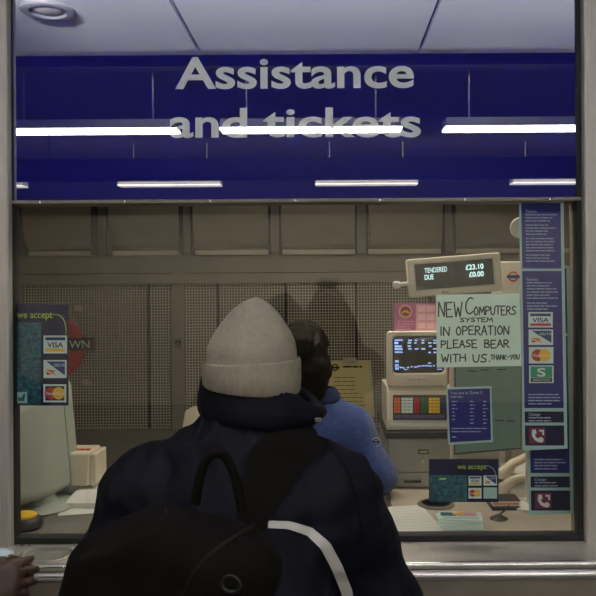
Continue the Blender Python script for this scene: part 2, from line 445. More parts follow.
def head(f, c, yaw, s=1.0, tilt=0):
    """head facing direction yaw (angle from +x), eyes at half height, nose, lips, ears"""
    R = Matrix.Rotation(yaw, 3, 'Z') @ Matrix.Rotation(tilt, 3, 'Y'); c = Vector(c)
    L = lambda a, b, d: c+R @ Vector((a, b, d))*s
    f.ell(L(-.012, 0, .028), (.098*s, .077*s, .088*s), k=.02, R=R)
    f.ell(L(.028, 0, -.045), (.062*s, .056*s, .070*s), k=.03, R=R)
    f.cap(L(.066, -.020, -.098), L(.066, .020, -.098), .016*s, k=.02)
    f.cap(L(.086, 0, .006), L(.106, 0, -.034), .008*s, .013*s, k=.010)
    f.cap(L(.094, -.012, -.040), L(.094, .012, -.040), .008*s, k=.008)
    for q in (-1, 1):
        f.ell(L(.090, q*.032, .004), (.014*s, .017*s, .011*s), k=0, sub=True)
        f.cap(L(.086, q*.046, .022), L(.092, q*.016, .022), .007*s, k=.010)
        f.ell(L(-.004, q*.078, -.006), (.018*s, .009*s, .032*s), k=.006)
    f.cap(L(.086, -.020, -.066), L(.086, .020, -.066), .0075*s, k=.006); f.cap(L(.085, -.015, -.078), L(.085, .015, -.078), .008*s, k=.006)
    return L
def eyes(L, parent, s=1.0):
    for q in (-1, 1): G().lathe([(0, -.011*s), (.008*s, -.0075*s), (.011*s, 0), (.008*s, .0075*s), (0, .011*s)], L(.078, q*.031, .004), 12).done('eye', M_EYE, parent, True)
def leg_pair(f, hips, knees, feet, r=(.085, .055, .042), foot=None, toe=(0, 1)):
    for h, kn, an in zip(hips, knees, feet):
        f.cap(h, kn, r[0], r[1], k=.03); f.cap(kn, an, r[1]*1.02, r[2], k=.02)
        if foot: f.cap((an[0], an[1], .045), (an[0]+toe[0]*.16, an[1]+toe[1]*.16, .035), .042, .034, k=.02)

# ================================================================== SETTING: ticket hall
WX0, WX1 = P(12, 300, 0).x, P(585, 300, 0).x                 # clear window opening
WZ0, WZ1 = P(298, 537, 0).z, P(298, 203, 0).z
HB, HT = P(298, 199, 0).z, 2.62                              # blue header bottom and top
HX0, HX1 = P(12, 100, 0).x, P(583, 100, 0).x
LX, RX, BY, CZ = -5.0, 4.6, -8.6, 2.95
def slab(name, lo, hi, m): return struct(G().box(lo, hi).done(name, m))
floor = slab('floor', (LX, BY, -.1), (RX, 3.2, 0), M_FLOOR)
slab('wall_left', (LX-.1, BY, 0), (LX, 0, 3.4), M_HALLWALL)
slab('wall_right', (RX, BY, 0), (RX+.1, 0, 3.4), M_HALLWALL)
slab('wall_back', (LX, BY-.1, 0), (RX, BY, 3.4), mat('hall_back_wall_tile', (.62, .57, .48), .5, var=.06, vscale=6))
slab('added_dark_band', (LX, BY, 2.62), (RX, BY+.02, 3.30), M_DARK)  # dark band added to keep the lit wall top out of the header
slab('wall_front_left', (LX, 0, 0), (WX0-.12, .12, 3.4), M_HALLWALL)
slab('wall_front_right', (WX1+.12, 0, 0), (RX, .12, 3.4), M_HALLWALL)
slab('wall_front_top', (WX0-.12, .02, HT), (WX1+.12, .12, 3.4), M_HALLWALL)
slab('wall_front_below', (WX0-.12, .02, 0), (WX1+.12, .12, WZ0-.06), M_STEEL)
slab('ceiling_rear', (LX, BY, 3.30), (RX, -2.5, 3.4), M_DARKCEIL)
# enamel ceiling in front of the window: tray with separate panels, open joints
ceil = struct(G().box((LX, -2.15, CZ+.03), (RX, 0, CZ+.10)).done('ceiling', M_DARK))
crv = [(-2.22-.9*math.sin(t), CZ+.9*(1-math.cos(t))) for t in [math.radians(28)*i/12 for i in range(13)]]  # edge curved upward so the light fades softly at its end
cpf = [(-.01, CZ)]+crv+[(y+.012, z+.026) for y, z in crv[::-1]]+[(-.01, CZ+.028)]
pw, gap, jx = 1.23, .020, -.71
k = math.floor((LX-jx)/pw); src = None
while jx+k*pw < RX:
    a, b = max(LX, jx+k*pw+gap/2), min(RX, jx+(k+1)*pw-gap/2)
    if b-a > .05: G().prism([(a, y, z) for y, z in cpf], (b-a, 0, 0)).done('ceiling_panel', M_CEIL, ceil, True)
    k += 1
# dark bulkhead behind the upswept edge of the panels
slab('trim_1', (LX, -2.86, 3.0), (RX, -2.76, 3.30), M_DARK)
# round loudspeaker in the ceiling
sx, sy = -1.31, -1.62
sp = empty('ceiling_speaker', (sx, sy, CZ), 'round ceiling loudspeaker reflected at the upper left of the blue header', 'loudspeaker')
G().lathe([(.125, 0), (.125, -.012), (.115, -.018), (.085, -.016), (.078, -.004), (.078, 0)], (sx, sy, CZ), 40).done('rim', M_LAMPBODY, sp, True)
G().lathe([(.078, -.004), (.07, -.008), (.03, -.016), (0, -.017)], (sx, sy, CZ), 32).done('grille', M_GREYMET, sp, True)
for t in (.6, 2.2, 3.7, 5.3): G().lathe([(.006, -.018), (.006, -.021), (0, -.022)], (sx+.1*math.cos(t), sy+.1*math.sin(t), CZ), 8).done('screw', M_CHROME, sp)
# fluorescent fittings of the hall: flat white diffuser under a steel body on two rods
def fitting(x0, x1, y, z, m, w, label, group, top=3.30):
    t = empty('fluorescent_light', ((x0+x1)/2, y, z), label, 'light', group)
    G().box((x0, y-w/2, z), (x1, y+w/2, z+.012)).done('diffuser', m, t)
    G().box((x0, y-w/2-.004, z+.012), (x1, y+w/2+.004, z+.07), .006).done('body', M_LAMPBODY, t)
    for q in (.14, .86): G().cyl((x0+(x1-x0)*q, y, z+.07), (x0+(x1-x0)*q, y, top), .006, n=8).done('hanging_rod', M_FRAME, t)
for i, nm in ((-2, 'out of frame on the far left'), (-1, 'reflected left of the second word row'), (0, 'reflected across the word tickets'), (1, 'reflected right of the word tickets'), (2, 'out of frame on the far right')):
    fitting(-.70+1.476*i, .49+1.476*i, -3.1, 2.665, M_TUBE1, .155, 'bright white fluorescent light, near row, '+nm, 'near row of hall lights')
for i, nm in ((-1, 'reflected at the left edge of the header'), (0, 'reflected left, below the word and'), (1, 'reflected right, below the word tickets'), (2, 'reflected at the right edge of the header')):
    fitting(-2.42+2.28*i, -1.235+2.28*i, -6.95, 2.80, M_TUBE2, .17, 'dim white fluorescent light, far row, '+nm, 'far row of hall lights')
WY = BY+2.3  # unseen trough, added to lift the far wall behind the reflected photographer
ww = empty('added_wall_light', (0, WY, 2.78), 'long dark light trough added to brighten the far wall of the hall', 'light')
G().prism([(-3.8, WY+y, z) for y, z in ((.08, 2.76), (.08, 3.0), (-.08, 3.0), (-.08, 2.985), (.07, 2.985), (.07, 2.76))], (7.6, 0, 0)).done('trough', M_DARK, ww)
G().box((-3.7, WY-.02, 2.86), (3.7, WY+.065, 2.975)).done('tube', mat('added_wall_light_tube', (1, .93, .80), emit=E_WASH), ww)
for x in (-3, 0, 3): G().cyl((x, WY, 3.0), (x, WY, 3.30), .008, n=8).done('hanging_rod', M_DARK, ww)
# uplight added out of view above the header: a steel trough with the lamp inside, throwing light across the ceiling
up = empty('added_uplight', (0, -.12, 2.66), 'added steel uplight trough out of view above the blue header', 'light')
G().prism([(-1.6, y, z) for y, z in ((0, 2.60), (-.16, 2.60), (-.20, 2.72), (-.192, 2.725), (-.15, 2.612), (0, 2.612))], (3.2, 0, 0)).done('trough', M_STEEL, up)
G().cyl((-1.5, -.07, 2.66), (1.5, -.07, 2.66), .014, n=12).done('tube', mat('added_uplight_tube', (1, .98, .95), emit=1.5), up)
for x in (-1.52, 1.52): G().box((x-.02, -.09, 2.61), (x+.02, -.05, 2.69), .004).done('lamp_holder', M_LAMPBODY, up)
ld = bpy.data.lights.new('added_uplight_beam', 'AREA'); ld.shape = 'RECTANGLE'; ld.size = 3.0; ld.size_y = .06; ld.energy = W_UP; ld.spread = math.radians(28); ld.color = (.93, .94, 1.0)
lo = bpy.data.objects.new('added_uplight_beam', ld); C.objects.link(lo); lo.parent = up
lo.location = Vector((0, -.09, 2.70))-ORG[up.name]
lo.rotation_euler = Vector((0, -2.0, .22)).to_track_quat('-Z', 'X').to_euler(); 
_d = Vector((0, -2.0, .22)).normalized(); _x = Vector((1, 0, 0)); _z = -_d; _y = _z.cross(_x)
lo.rotation_euler = Matrix((_x, _y, _z)).transposed().to_euler()

# ------------------------------------------------------------------ the ticket window
# blue header sign with lettering
hd = empty('header_sign', ((HX0+HX1)/2, 0, HB), 'glossy blue header panel lettered Assistance and tickets above the window', 'sign')
G().box((HX0, -.004, HB), (HX1, .02, HT), .001).done('panel', M_HEADER, hd)
text('lettering', 'Assistance', 175, 55.5, 414, 87.5, -.0052, M_LETTER, hd, th=.0012, rot=math.radians(.35), bold=.02)
text('lettering', 'and', 169.5, 106.8, 247, 136.8, -.0052, M_LETTER, hd, th=.0012, bold=.02)
text('lettering', 'tickets', 263, 106.2, 421, 136.2, -.0052, M_LETTER, hd, th=.0012, bold=.02)
# glass pane and frame
win = struct(empty('window_1', ((WX0+WX1)/2, 0, WZ0)))
G().box((WX0-.01, 0, WZ0-.01), (WX1+.01, .008, WZ1+.004)).done('glass_pane', M_GLASS, win)
G().box((WX0-.02, -.012, WZ1+.001), (WX1+.02, .04, HB-.0005), .001).done('top_rail', M_FRAME, win)
for i in range(7):
    q = P(40+i*85, 202, -.0135); G().cyl((q.x, -.0135, (WZ1+HB)/2), (q.x, -.011, (WZ1+HB)/2), .003, n=10).done('rail_screw', M_CHROME, win)
jl, jr = P(8.5, 300, -.035).x, P(585.5, 300, -.035).x
for x0, x1 in ((jl-.01, P(13.5, 300, -.01).x), (P(577.5, 300, -.01).x, jr+.01)): G().box((x0, -.010, WZ0-.012), (x1, .03, HT), .002).done('gasket', M_RUBBER, win)
G().box((WX0, -.008, WZ0-.012), (WX1, .03, WZ0+.004), .002).done('gasket', M_RUBBER, win)
G().box((WX0-.125, -.035, .2), (jl, .02, HT), .006).done('jamb', M_STEELV, win)
G().box((jr, -.035, .2), (WX1+.125, .02, HT), .006).done('jamb', M_STEELV, win)
# inner reveal behind the pane
for x0, x1 in ((WX0-.10, WX0-.07), (WX1-.002, WX1+.03)): G().box((x0, .03, WZ0-.05), (x1, .12, WZ1+.05)).done('reveal', M_FRAME, win)
G().box((WX0-.03, .03, WZ1+.006), (WX1+.03, .12, WZ1+.05)).done('reveal', M_FRAME, win)
G().box((WX0-.03, .0305, WZ0-.06), (WX1+.03, .12, .94)).done('inner_sill', M_FRAME, win)

# public ledge: steel shelf with a stepped, rounded nose
lz = WZ0-.012
led = empty('counter_ledge', ((WX0+WX1)/2, 0, .70), 'brushed stainless steel counter ledge running below the ticket window', 'counter')
def profx(name, pr, m, x0=WX0-.6, x1=WX1+.6): return G().prism([(x0, y, z) for y, z in pr], (x1-x0, 0, 0)).done(name, m, led, True)
profx('shelf', [(-.0, lz), (-.150, lz), (-.150, lz-.03), (0, lz-.03)], M_STEEL)
arc = lambda cy, cz, r, a0, a1, n=8: [(cy+r*math.cos(math.radians(a0+(a1-a0)*i/n)), cz+r*math.sin(math.radians(a0+(a1-a0)*i/n))) for i in range(n+1)]
profx('nosing', [(-.1502, lz+.0015)]+arc(-.158, lz-.005, .008, 90, 180)+[(-.166, lz-.012), (-.1502, lz-.012)], M_CHROME)
profx('nosing', [(-.1502, lz-.0125)]+arc(-.166, lz-.026, .012, 80, 200)+[(-.174, lz-.036), (-.1502, lz-.036)], M_CHROME)
profx('apron', [(-.1495, lz-.037), (-.170, lz-.037), (-.165, lz-.16), (-.02, lz-.26), (-.02, lz-.30), (-.005, lz-.30), (-.005, lz-.037)], mat('dull_apron_steel', (.30, .26, .21), .5, .5, var=.1))
# money scoop at the left end of the ledge
c = on_z(45, 556, lz)
ms = empty('money_scoop', (c.x, c.y, lz), 'polished steel money scoop set in the ledge at lower left', 'tray')
secs = []
for sc_, dz in ((1.0, 0.0005), (1.0, .004), (.93, .0055), (.80, .002), (.55, .001), (.2, .001)):
    secs.append([Vector((c.x+math.copysign(abs(math.cos(t))**.6, math.cos(t))*.062*sc_, c.y+math.copysign(abs(math.sin(t))**.6, math.sin(t))*.048*sc_, lz+dz)) for t in [2*PI*i/40 for i in range(40)]])
G().loft(secs).done('dish', M_CHROME, ms, True)
G().prism([(c.x-.05, c.y+y, lz+z) for y, z in ((.046, .002), (.054, .009), (.057, .008), (.050, .001))], (.1, 0, 0)).done('lip', M_CHROME, ms)
for i in range(10):
    q = on_z(22+i*7.5, 545.5, lz+.0004); G().cyl((q.x, q.y, lz+.0002), (q.x, q.y, lz+.0012), .0035, n=8).done('speech_hole', M_RUBBER, ms)

# ================================================================== OFFICE behind the glass
OX0, OX1, OY1, OZ = -2.75, 2.0, 3.05, 2.5
slab('wall_office_left', (OX0-.1, .12, 0), (OX0, OY1, OZ), M_OFFWALL)
slab('wall_office_right', (OX1, .12, 0), (OX1+.1, OY1, OZ), M_OFFWALL)
slab('wall_office_back', (OX0, OY1, 0), (OX1, OY1+.1, OZ), M_BACK)
slab('ceiling_office', (OX0, .12, OZ), (OX1, OY1, OZ+.1), M_CEIL)
for nm, x, y, tm in (('above the clerk', .1, .62, M_TUBE3), ('above the back counter', -.1, 2.0, M_TUBE4)):  # no lamp shows here; both strips added to light desk and back wall
    t = empty('added_office_light', (x, y, OZ-.06), 'added white strip light on the unseen office ceiling '+nm, 'light', 'added office lights')
    G().box((x-.75, y-.09, OZ-.06), (x+.75, y+.09, OZ-.045)).done('diffuser', tm, t)
    G().box((x-.77, y-.10, OZ-.045), (x+.77, y+.10, OZ-.001), .004).done('body', M_LAMPBODY, t)
# back wall of framed wire mesh
BY0 = 2.98
def bx(px): return P(px, 300, BY0).x
def bz(py): return P(300, py, BY0).z
scr = empty('mesh_screen', (0, BY0, .72), 'wire mesh screen of framed panels along the back wall of the office', 'screen')
uprights = [(-70, -62), (18, 24), (148, 150), (172, 185), (217, 219), (285, 287), (355, 357), (428, 431), (498, 501), (570, 574), (640, 652)]
for a, b in uprights:
    wide = b-a > 4
    G().box((bx(a), BY0-.03 if wide else BY0-.012, .72), (bx(b), BY0+.02, bz(272)), .003).done('upright', M_DRABMET if wide else M_BACK, scr)
G().box((bx(-70), BY0-.035, bz(283)), (bx(652), BY0+.03, bz(273)), .004).done('rail', M_DRABMET, scr)
G().box((bx(-70), BY0-.035, bz(436)), (bx(652), BY0+.03, bz(428)), .004).done('rail', M_FRAME, scr)
G().box((bx(-70), BY0-.05, .72), (bx(652), BY0+.03, bz(440)), .004).done('rail', M_FRAME, scr)
G().box((bx(-70), BY0+.045, .72), (bx(652), BY0+.06, bz(273))).done('backing', M_BACK, scr)
za, zb, pit, wr = bz(428), bz(283), .0185, .0027
for (a0, a1), (b0, b1) in zip(uprights[:-1], uprights[1:]):
    xa, xb = bx(a1), bx(b0); V, Fc = [], []
    def bar(x0, z0, x1, z1, y):
        i = len(V); V.extend([(x0, y, z0), (x1, y, z0), (x1, y, z1), (x0, y, z1), (x0, y+.004, z0), (x1, y+.004, z0), (x1, y+.004, z1), (x0, y+.004, z1)])
        Fc.extend([(i, i+1, i+2, i+3), (i+4, i+7, i+6, i+5), (i, i+4, i+5, i+1), (i+1, i+5, i+6, i+2), (i+2, i+6, i+7, i+3), (i+3, i+7, i+4, i)])
    x = xa+pit/2
    while x < xb: bar(x-wr, za, x+wr, zb, BY0); x += pit
    z = za+pit/2
    while z < zb: bar(xa, z-wr, xb, z+wr, BY0+.0041); z += pit
    tag(raw('wire_mesh', V, Fc, M_WIRE, scr), kind='stuff')
# panel band and solid bays above the mesh, standing in for reflected ceiling coffers
slab('trim_2', (bx(-70), BY0-.005, bz(272)), (bx(652), BY0+.06, bz(252)), M_FRAME)
slab('trim_3', (bx(-70), BY0-.03, bz(252)), (bx(652), BY0+.06, bz(196)), M_DRABMET)
bays = [(-55, 14), (31, 98), (115, 183), (197, 270), (283, 355), (368, 440), (453, 525), (538, 610)]
names = ['out of frame on the left', 'first beside the left jamb', 'second from the left jamb', 'third from the left jamb', 'fourth from the left jamb, above the beanie', 'fifth from the left jamb', 'sixth from the left jamb, above the price display', 'last one, behind the blue strip sign']
for (a, b), nm in zip(bays, names):
    xa, xb = bx(a), bx(b); zt, zl = bz(204), bz(250)
    t = empty('stand_in_bay', ((xa+xb)/2, BY0-.1, zl), 'stand-in locker with curved front, '+nm, 'bay', 'curved stand-in bays')
    r = zt-zl
    pr = [(BY0+.05, zl), (BY0-.03, zl)]+[(BY0-.035-.11*math.sin(w), zl+.012+r*(1-math.cos(w))) for w in [PI/2*i/12 for i in range(13)]]+[(BY0-.145, zt+.12), (BY0+.05, zt+.12)]
    G().prism([(xa, y, z) for y, z in pr], (xb-xa, 0, 0)).done('shell', M_DRABMET, t, True)
    G().box((xa, BY0-.05, zl-.03), (xb, BY0+.02, zl-.001), .004).done('lower_lip', M_WIRE, t)
    for x in (xa-.012, xb+.004): G().box((x, BY0-.153, zl-.03), (x+.006, BY0-.032, zt+.12)).done('bracket', M_BACK, t)
# back counter
bc = empty('back_counter', (0, 2.2, 0), 'long grey counter along the back of the office below the mesh', 'counter')
G().box((OX0+.02, 1.5, .69), (OX1-.02, BY0-.055, .72), .004).done('top', M_DESKL, bc)
G().box((OX0+.04, 1.6, .08), (OX1-.04, BY0-.06, .69)).done('body', M_GREYMET, bc)
G().box((OX0+.06, 1.66, 0), (OX1-.06, BY0-.06, .08)).done('plinth', M_DARKMET, bc)
# clerk's desk: horseshoe top round the clerk's place
DZ = .94
dk = empty('clerk_desk', (0, .5, 0), 'beige laminate clerk desk behind the glass', 'desk')
G().box((OX0+.02, .125, DZ-.03), (-.40, .85, DZ), .003).done('left_worktop', M_DESKL, dk)  # darker than the right top: shade by the glass put into its colour
G().box((-.3995, .125, DZ-.03), (.1995, .40, DZ), .003).done('middle_worktop', M_DESK, dk)
G().box((.20, .125, DZ-.03), (OX1-.02, 1.25, DZ), .003).done('right_worktop', M_DESK, dk)
for x0, x1, y1 in ((OX0+.05, OX0+.09, .80), (-.44, -.41, .80), (.22, .25, 1.2), (1.9, 1.94, 1.2)): G().box((x0, .14, 0), (x1, y1, DZ-.03)).done('leg_panel', M_GREYMET, dk)

exec_parts = []
# ================================================================== OFFICE OBJECTS, right side
UY = .67
def wx(px, Y): return P(px, 400, Y).x
def wz(py, Y): return P(400, py, Y).z
# drawer unit carrying the equipment
xa, xb = wx(387, UY), wx(500, UY); zt = wz(437, UY)
du = empty('drawer_unit', ((xa+xb)/2, UY+.2, DZ), 'grey metal cash drawer unit on the desk below the keypad', 'drawers')
G().box((xa, UY, DZ+.001), (xb, UY+.40, zt), .003).done('body', M_GREYMET, du)
zm = wz(472, UY)
d1 = G().box((xa+.004, UY-.008, zm+.002), (xb-.004, UY-.0002, zt-.004), .002).done('drawer', M_GREYMET, du)
d2 = G().box((xa+.004, UY-.008, DZ+.004), (xb-.004, UY-.0002, zm-.002), .002).done('drawer', M_GREYMET, du)
q = P(423, 451, UY); G().box((q.x-.018, UY-.012, q.z-.008), (q.x+.018, UY-.0082, q.z+.008), .001).done('label_holder', M_DARKMET, d1)
G().box((q.x-.014, UY-.0135, q.z-.004), (q.x+.014, UY-.0122, q.z+.004)).done('label_card', M_YPAPER, d1)
q = P(422, 460, UY); G().cyl((q.x, UY-.02, q.z), (q.x, UY-.0082, q.z), .006, .008, 14).done('lock', M_CHROME, d1)
q = P(412, 481, UY); G().box((q.x-.03, UY-.016, q.z-.003), (q.x+.03, UY-.0082, q.z+.004), .001).done('pull', M_DARKMET, d2)
# shelf under the keypad
sh = G().box((xa-.008, UY-.03, zt+.0005), (xb+.01, UY+.40, wz(430.5, UY)), .003).done('equipment_shelf', M_DARKMET, None)
tag(sh, 'dark shelf board between the drawer unit and the coloured keypad', 'shelf')
# coloured keypad unit
ky = UY-.01; ka, kb, kt, kz = wx(387, ky), wx(453, ky), wz(387.5, ky), wz(430, ky)+.001
kp = empty('keypad_unit', ((ka+kb)/2, ky+.1, kz), 'beige ticket keypad with rows of coloured keys under the small monitor', 'keypad')
G().prism([(ka, y, z) for y, z in ((ky, kz), (ky, kz+.03), (ky+.012, kt-.012), (ky+.025, kt), (ky+.24, kt), (ky+.24, kz))], (kb-ka, 0, 0)).done('case', M_BEIGE, kp)
def kpt(px, py, lift=.0):
    """point on the leaning key face"""
    z = wz(py, ky); t = (z-(kz+.03))/((kt-.012)-(kz+.03)); p = P(px, py, ky+.012*t-lift); return p
def kface(name, x0, y0, x1, y1, m, lift, th, parent):
    a = [kpt(x0, y0, lift), kpt(x1, y0, lift), kpt(x1, y1, lift), kpt(x0, y1, lift)]
    return G().prism(a, (0, th, 0)).done(name, m, parent)
pl = kface('key_panel', 393, 395, 447, 420, M_DARKMET, .002, .0018, kp)
cols = [(394, 400.5, 2, M_ORANGE), (401.3, 413, 3, M_WHITE), (413.8, 420, 2, M_RED), (421, 427.7, 2, mat('key_green', srgb(60, 110, 55))), (428.6, 440, 3, M_YEL), (440.8, 444.8, 1, M_DBLUE)]
for x0, x1, n, m in cols:
    for i in range(n):
        for j in range(5):
            w = (x1-x0)/n; kface('key', x0+i*w+.2, 397.8+j*3.15, x0+(i+1)*w-.2, 397.8+j*3.15+2.6, m, .0055, .0034, pl)
for i in range(6): kface('key', 394.2+i*8.5, 415, 401.8+i*8.5, 418.3, mat('key_violet', srgb(95, 85, 130)), .0055, .0034, pl)
kface('front_strip', 390, 422.5, 450, 426.5, M_PAPER, .001, .0008, kp)
# small CRT monitor
cy = UY+.0; ca, cb, ct, cz = wx(387, cy), wx(448, cy), wz(331, cy), kt+.001
cr = empty('small_monitor', ((ca+cb)/2, cy+.12, cz), 'small beige cash register monitor showing blue-white text', 'monitor')
def rrect(x0, x1, z0, z1, y, r, n=5):
    pts = []
    for cx_, cz_, a in ((x1-r, z1-r, 0), (x0+r, z1-r, 90), (x0+r, z0+r, 180), (x1-r, z0+r, 270)):
        for i in range(n): t = math.radians(a+90*i/(n-1)); pts.append(Vector((cx_+r*math.cos(t), y, cz_+r*math.sin(t))))
    return pts
s0, s1, s2, s3 = wx(393.5, cy), wx(446, cy), wz(373.5, cy), wz(336.5, cy)
o_ = rrect(ca, cb, cz, ct, cy+.005, .010); o2 = rrect(ca+.004, cb-.004, cz+.004, ct-.004, cy, .010)
i1 = rrect(s0-.004, s1+.001, s2-.004, s3+.004, cy, .012); i2 = rrect(s0, s1-.003, s2, s3, cy+.014, .016)
back = rrect(ca+.03, cb-.03, cz+.015, ct-.04, cy+.24, .02); mid = rrect(ca+.004, cb-.004, cz+.004, ct-.006, cy+.08, .012)
G().loft([i2, i1, o2, o_, mid, back], cap=False).done('case', M_BEIGE, cr, True)
bm_ = G(); bm_.loft([rrect(s0-.002, s1, s2-.002, s3+.002, cy+.016, .016), rrect(s0+.02, s1-.02, s2+.016, s3-.016, cy+.010, .02)])
scn = bm_.done('screen', M_SCREEN, cr, True)
g = G(); SY = cy+.008
def dash(x, y, w, h=1.5): g.prism([P(a, b, SY) for a, b in ((x, y), (x+w, y), (x+w, y+h), (x, y+h))], (0, .0003, 0))
random.seed(3)
for j, y in enumerate((339.5, 342.0, 345.3, 348.0, 351.5)):
    x = 394.6
    for w in ([8.5] if j != 1 else [3, 4]): dash(x, y, w-random.random()*1.5, 1.4 if j in (0, 4) else 2.1)
    for q in (408.5, 415, 422, 429, 434):
        if random.random() < .86: dash(q-random.random(), y+.2, random.uniform(2, 5), 1.4)
dash(395, 360.2, 3.6, 2.2); dash(395.3, 364.5, 1.2, 5); dash(397.6, 364.5, 1.0, 5); dash(395.3, 364.2, 3.3, .9); dash(395.3, 368.7, 3.3, .9)
x = 399.5
for i in range(11): dash(x, 366.8-i*.28+random.random()*.8, random.uniform(1.4, 3.6), 1.3); x += 3.7
dash(404, 369.2, 3.5, .8); dash(437, 368.8, 5, .9); dash(428, 362.5, 3, 1.1)
g.done('screen_text', M_GLOW, scn)
for i in range(4): q0 = P(410+i*4.6, 378.7, cy-.004); G().box((q0.x-.006, cy-.004, q0.z-.007), (q0.x+.006, cy+.003, q0.z+.004), .001).done('button', M_BEIGE2, cr)
q0 = P(393.3, 383, cy); G().cyl((q0.x, cy-.001, q0.z), (q0.x, cy+.004, q0.z), .003, n=8).done('power_light', M_LED, cr)
# purple leaflet on top of the monitor
py_ = cy+.085; b0 = ct-.004
pf = empty('purple_leaflet', (wx(415, py_), py_, b0), 'purple and pink leaflet with a round emblem standing on the small monitor', 'leaflet')
poly('card', [(394, 303), (462, 303), (462, 333), (394, 333)], py_, M_PURPLE, pf, .002)
rect('pink_column', 416, 304.5, 461, 332, py_-.0006, M_PINK, pf)
disc('emblem', 405.5, 311.5, 7, py_-.0008, mat('emblem_tan', srgb(190, 150, 120)), pf)
disc('emblem_centre', 405.5, 311.5, 5, py_-.0013, M_MAROON, pf)
for a in range(5): disc('emblem_dot', 402.5+a*1.5, 312.5-1.3*math.sin(a*PI/4), 1.0, py_-.0018, M_YEL, pf, n=8)
for i in range(2):
    for j in range(3): rect('text_block', 418+i*9, 306+j*8.3, 425.5+i*9, 312+j*8.3, py_-.0012, mat('pale_pink', srgb(222, 180, 190)), pf)
words('small_print', 397, 321, 414, 4, 2.6, .9, py_-.0008, M_PINK, pf)
# red folder beside the monitor
q0 = P(453, 373, UY+.1)
tag(G().box((q0.x-.012, UY+.06, kt+.0 if False else zt+.025), (q0.x+.016, UY+.26, wz(365, UY+.06)), .002).done('red_folder', M_RED), 'narrow red folder standing right of the small monitor', 'folder')
# price display on its pole
DY = .40
pdz = P(455, 275, DY); th = math.radians(4.2); Rm = Matrix.Rotation(-th, 3, 'Y')
base = on_z(462, 492, DZ); 
pd = empty('price_display', (pdz.x, DY+.06, DZ), 'beige customer price display reading TENDERED £23.10 DUE £0.00', 'display')
W, H = 93.5*(DY+2)/FPX, 38.5*(DY+2)/FPX
case = G().box((pdz.x-W/2, DY, pdz.z-H/2), (pdz.x+W/2, DY+.055, pdz.z+H/2), .006, rot=Rm).done('case', M_BEIGE, pd, True)
def pdq(u, v, y): return pdz+Rm @ Vector((u, 0, v))+Vector((0, y-DY, 0))
def pdrect(name, u0, v0, u1, v1, y, m, par, t=.001): return G().prism([pdq(u, v, y) for u, v in ((u0, v1), (u1, v1), (u1, v0), (u0, v0))], (0, t, 0)).done(name, m, par)
bz_ = pdrect('bezel', -W*.44, -H*.36, W*.43, H*.40, DY-.0012, M_BEIGE2, case)
scn = pdrect('display_window', -W*.425, -H*.32, W*.41, H*.355, DY-.0022, M_LCD, pd)
r4 = math.radians(4.6)
text('readout', 'TENDERED', 424.5, 267.0, 447.0, 272.3, DY-.003, M_VFD, scn, rot=r4, bold=0)
text('readout', '£23.10', 465.5, 264.0, 483.5, 269.2, DY-.003, M_VFD, scn, rot=r4, bold=.02)
text('readout', 'DUE', 424.6, 274.4, 433.6, 279.5, DY-.003, M_VFD, scn, rot=r4, bold=.02)
text('readout', '£0.00', 469.0, 271.3, 483.8, 276.5, DY-.003, M_VFD, scn, rot=r4, bold=.02)
pdrect('badge', -W*.16, -H*.46, -W*.08, -H*.40, DY-.001, M_GREYMET, pd)
G().cyl((pdz.x+.02, DY+.17, DZ+.012), (pdz.x+.02, DY+.17, pdz.z-.01), .013, n=16).done('pole', M_BEIGE2, pd, True)
G().box((pdz.x-.01, DY+.05, pdz.z-.02), (pdz.x+.05, DY+.185, pdz.z+.02), .004).done('bracket', M_BEIGE2, pd)
G().lathe([(.055, .0005), (.055, .008), (.045, .014), (.016, .02), (.013, .03)], (pdz.x+.02, DY+.17, DZ), 28).done('base', M_BEIGE2, pd, True)
kn = P(396, 285, DY+.03); k1 = P(409, 283.5, DY+.03)
kb_ = G().tube([kn, P(398.5, 284.8, DY+.03), P(401, 284.5, DY+.03), k1], [.006, .0125, .007, .0075], 14).done('clamp_lever', M_PAPER, pd, True)
G().lathe([(0, -.013), (.010, -.009), (.013, 0), (.010, .009), (0, .013)], kn, 16).done('knob', M_PAPER, kb_, True)
# tall ticket printer with roundel right of the display
TY = .80
ta, tb, tt = wx(502, TY), wx(550, TY), wz(262, TY)
tp = empty('ticket_printer', ((ta+tb)/2, TY+.1, DZ), 'tall beige ticket printer with a small red ring badge right of the price display', 'printer')
G().box((ta, TY, wz(297, TY)), (tb, TY+.18, tt), .005).done('head', M_BEIGE2, tp)
G().box((ta+.045, TY+.06, DZ+.001), (tb-.01, TY+.16, wz(297, TY)), .004).done('column', M_GREYMET, tp)
G().box((ta-.01, TY+.08, tt-.05), (ta-.0005, TY+.13, tt-.01), .002).done('hinge', M_DARKMET, tp)
ring('roundel_ring', 513.2, 276.5, 3.7, 5.2, TY-.0006, M_RED, tp); rect('roundel_bar', 506.8, 275.1, 519.6, 278.1, TY-.0011, M_DBLUE, tp)
# round white lamp head behind the strip sign
q0 = P(521, 228, .36)
lm = empty('desk_lamp', (q0.x+.03, .42, DZ), 'white round desk lamp head peeking out left of the blue strip sign', 'lamp')
g = G(); g.lathe([(.032, 0), (.034, .004), (.030, .018), (.018, .034), (.010, .040), (0, .041)], (0, 0, 0), 28)
g.xf(Matrix.Translation(q0) @ Matrix.Rotation(math.radians(-75), 4, 'X')).done('shade', M_PAPER, lm, True)
G().tube([q0+Vector((0, .03, 0)), q0+Vector((.02, .05, -.01)), q0+Vector((.03, .06, -.06)), (q0.x+.03, .42, DZ+.02)], .006, 10).done('stem', M_PAPER, lm, True)
G().lathe([(.05, .0005), (.05, .008), (.01, .02), (.007, .03)], (q0.x+.03, .42, DZ), 24).done('base', M_PAPER, lm, True)
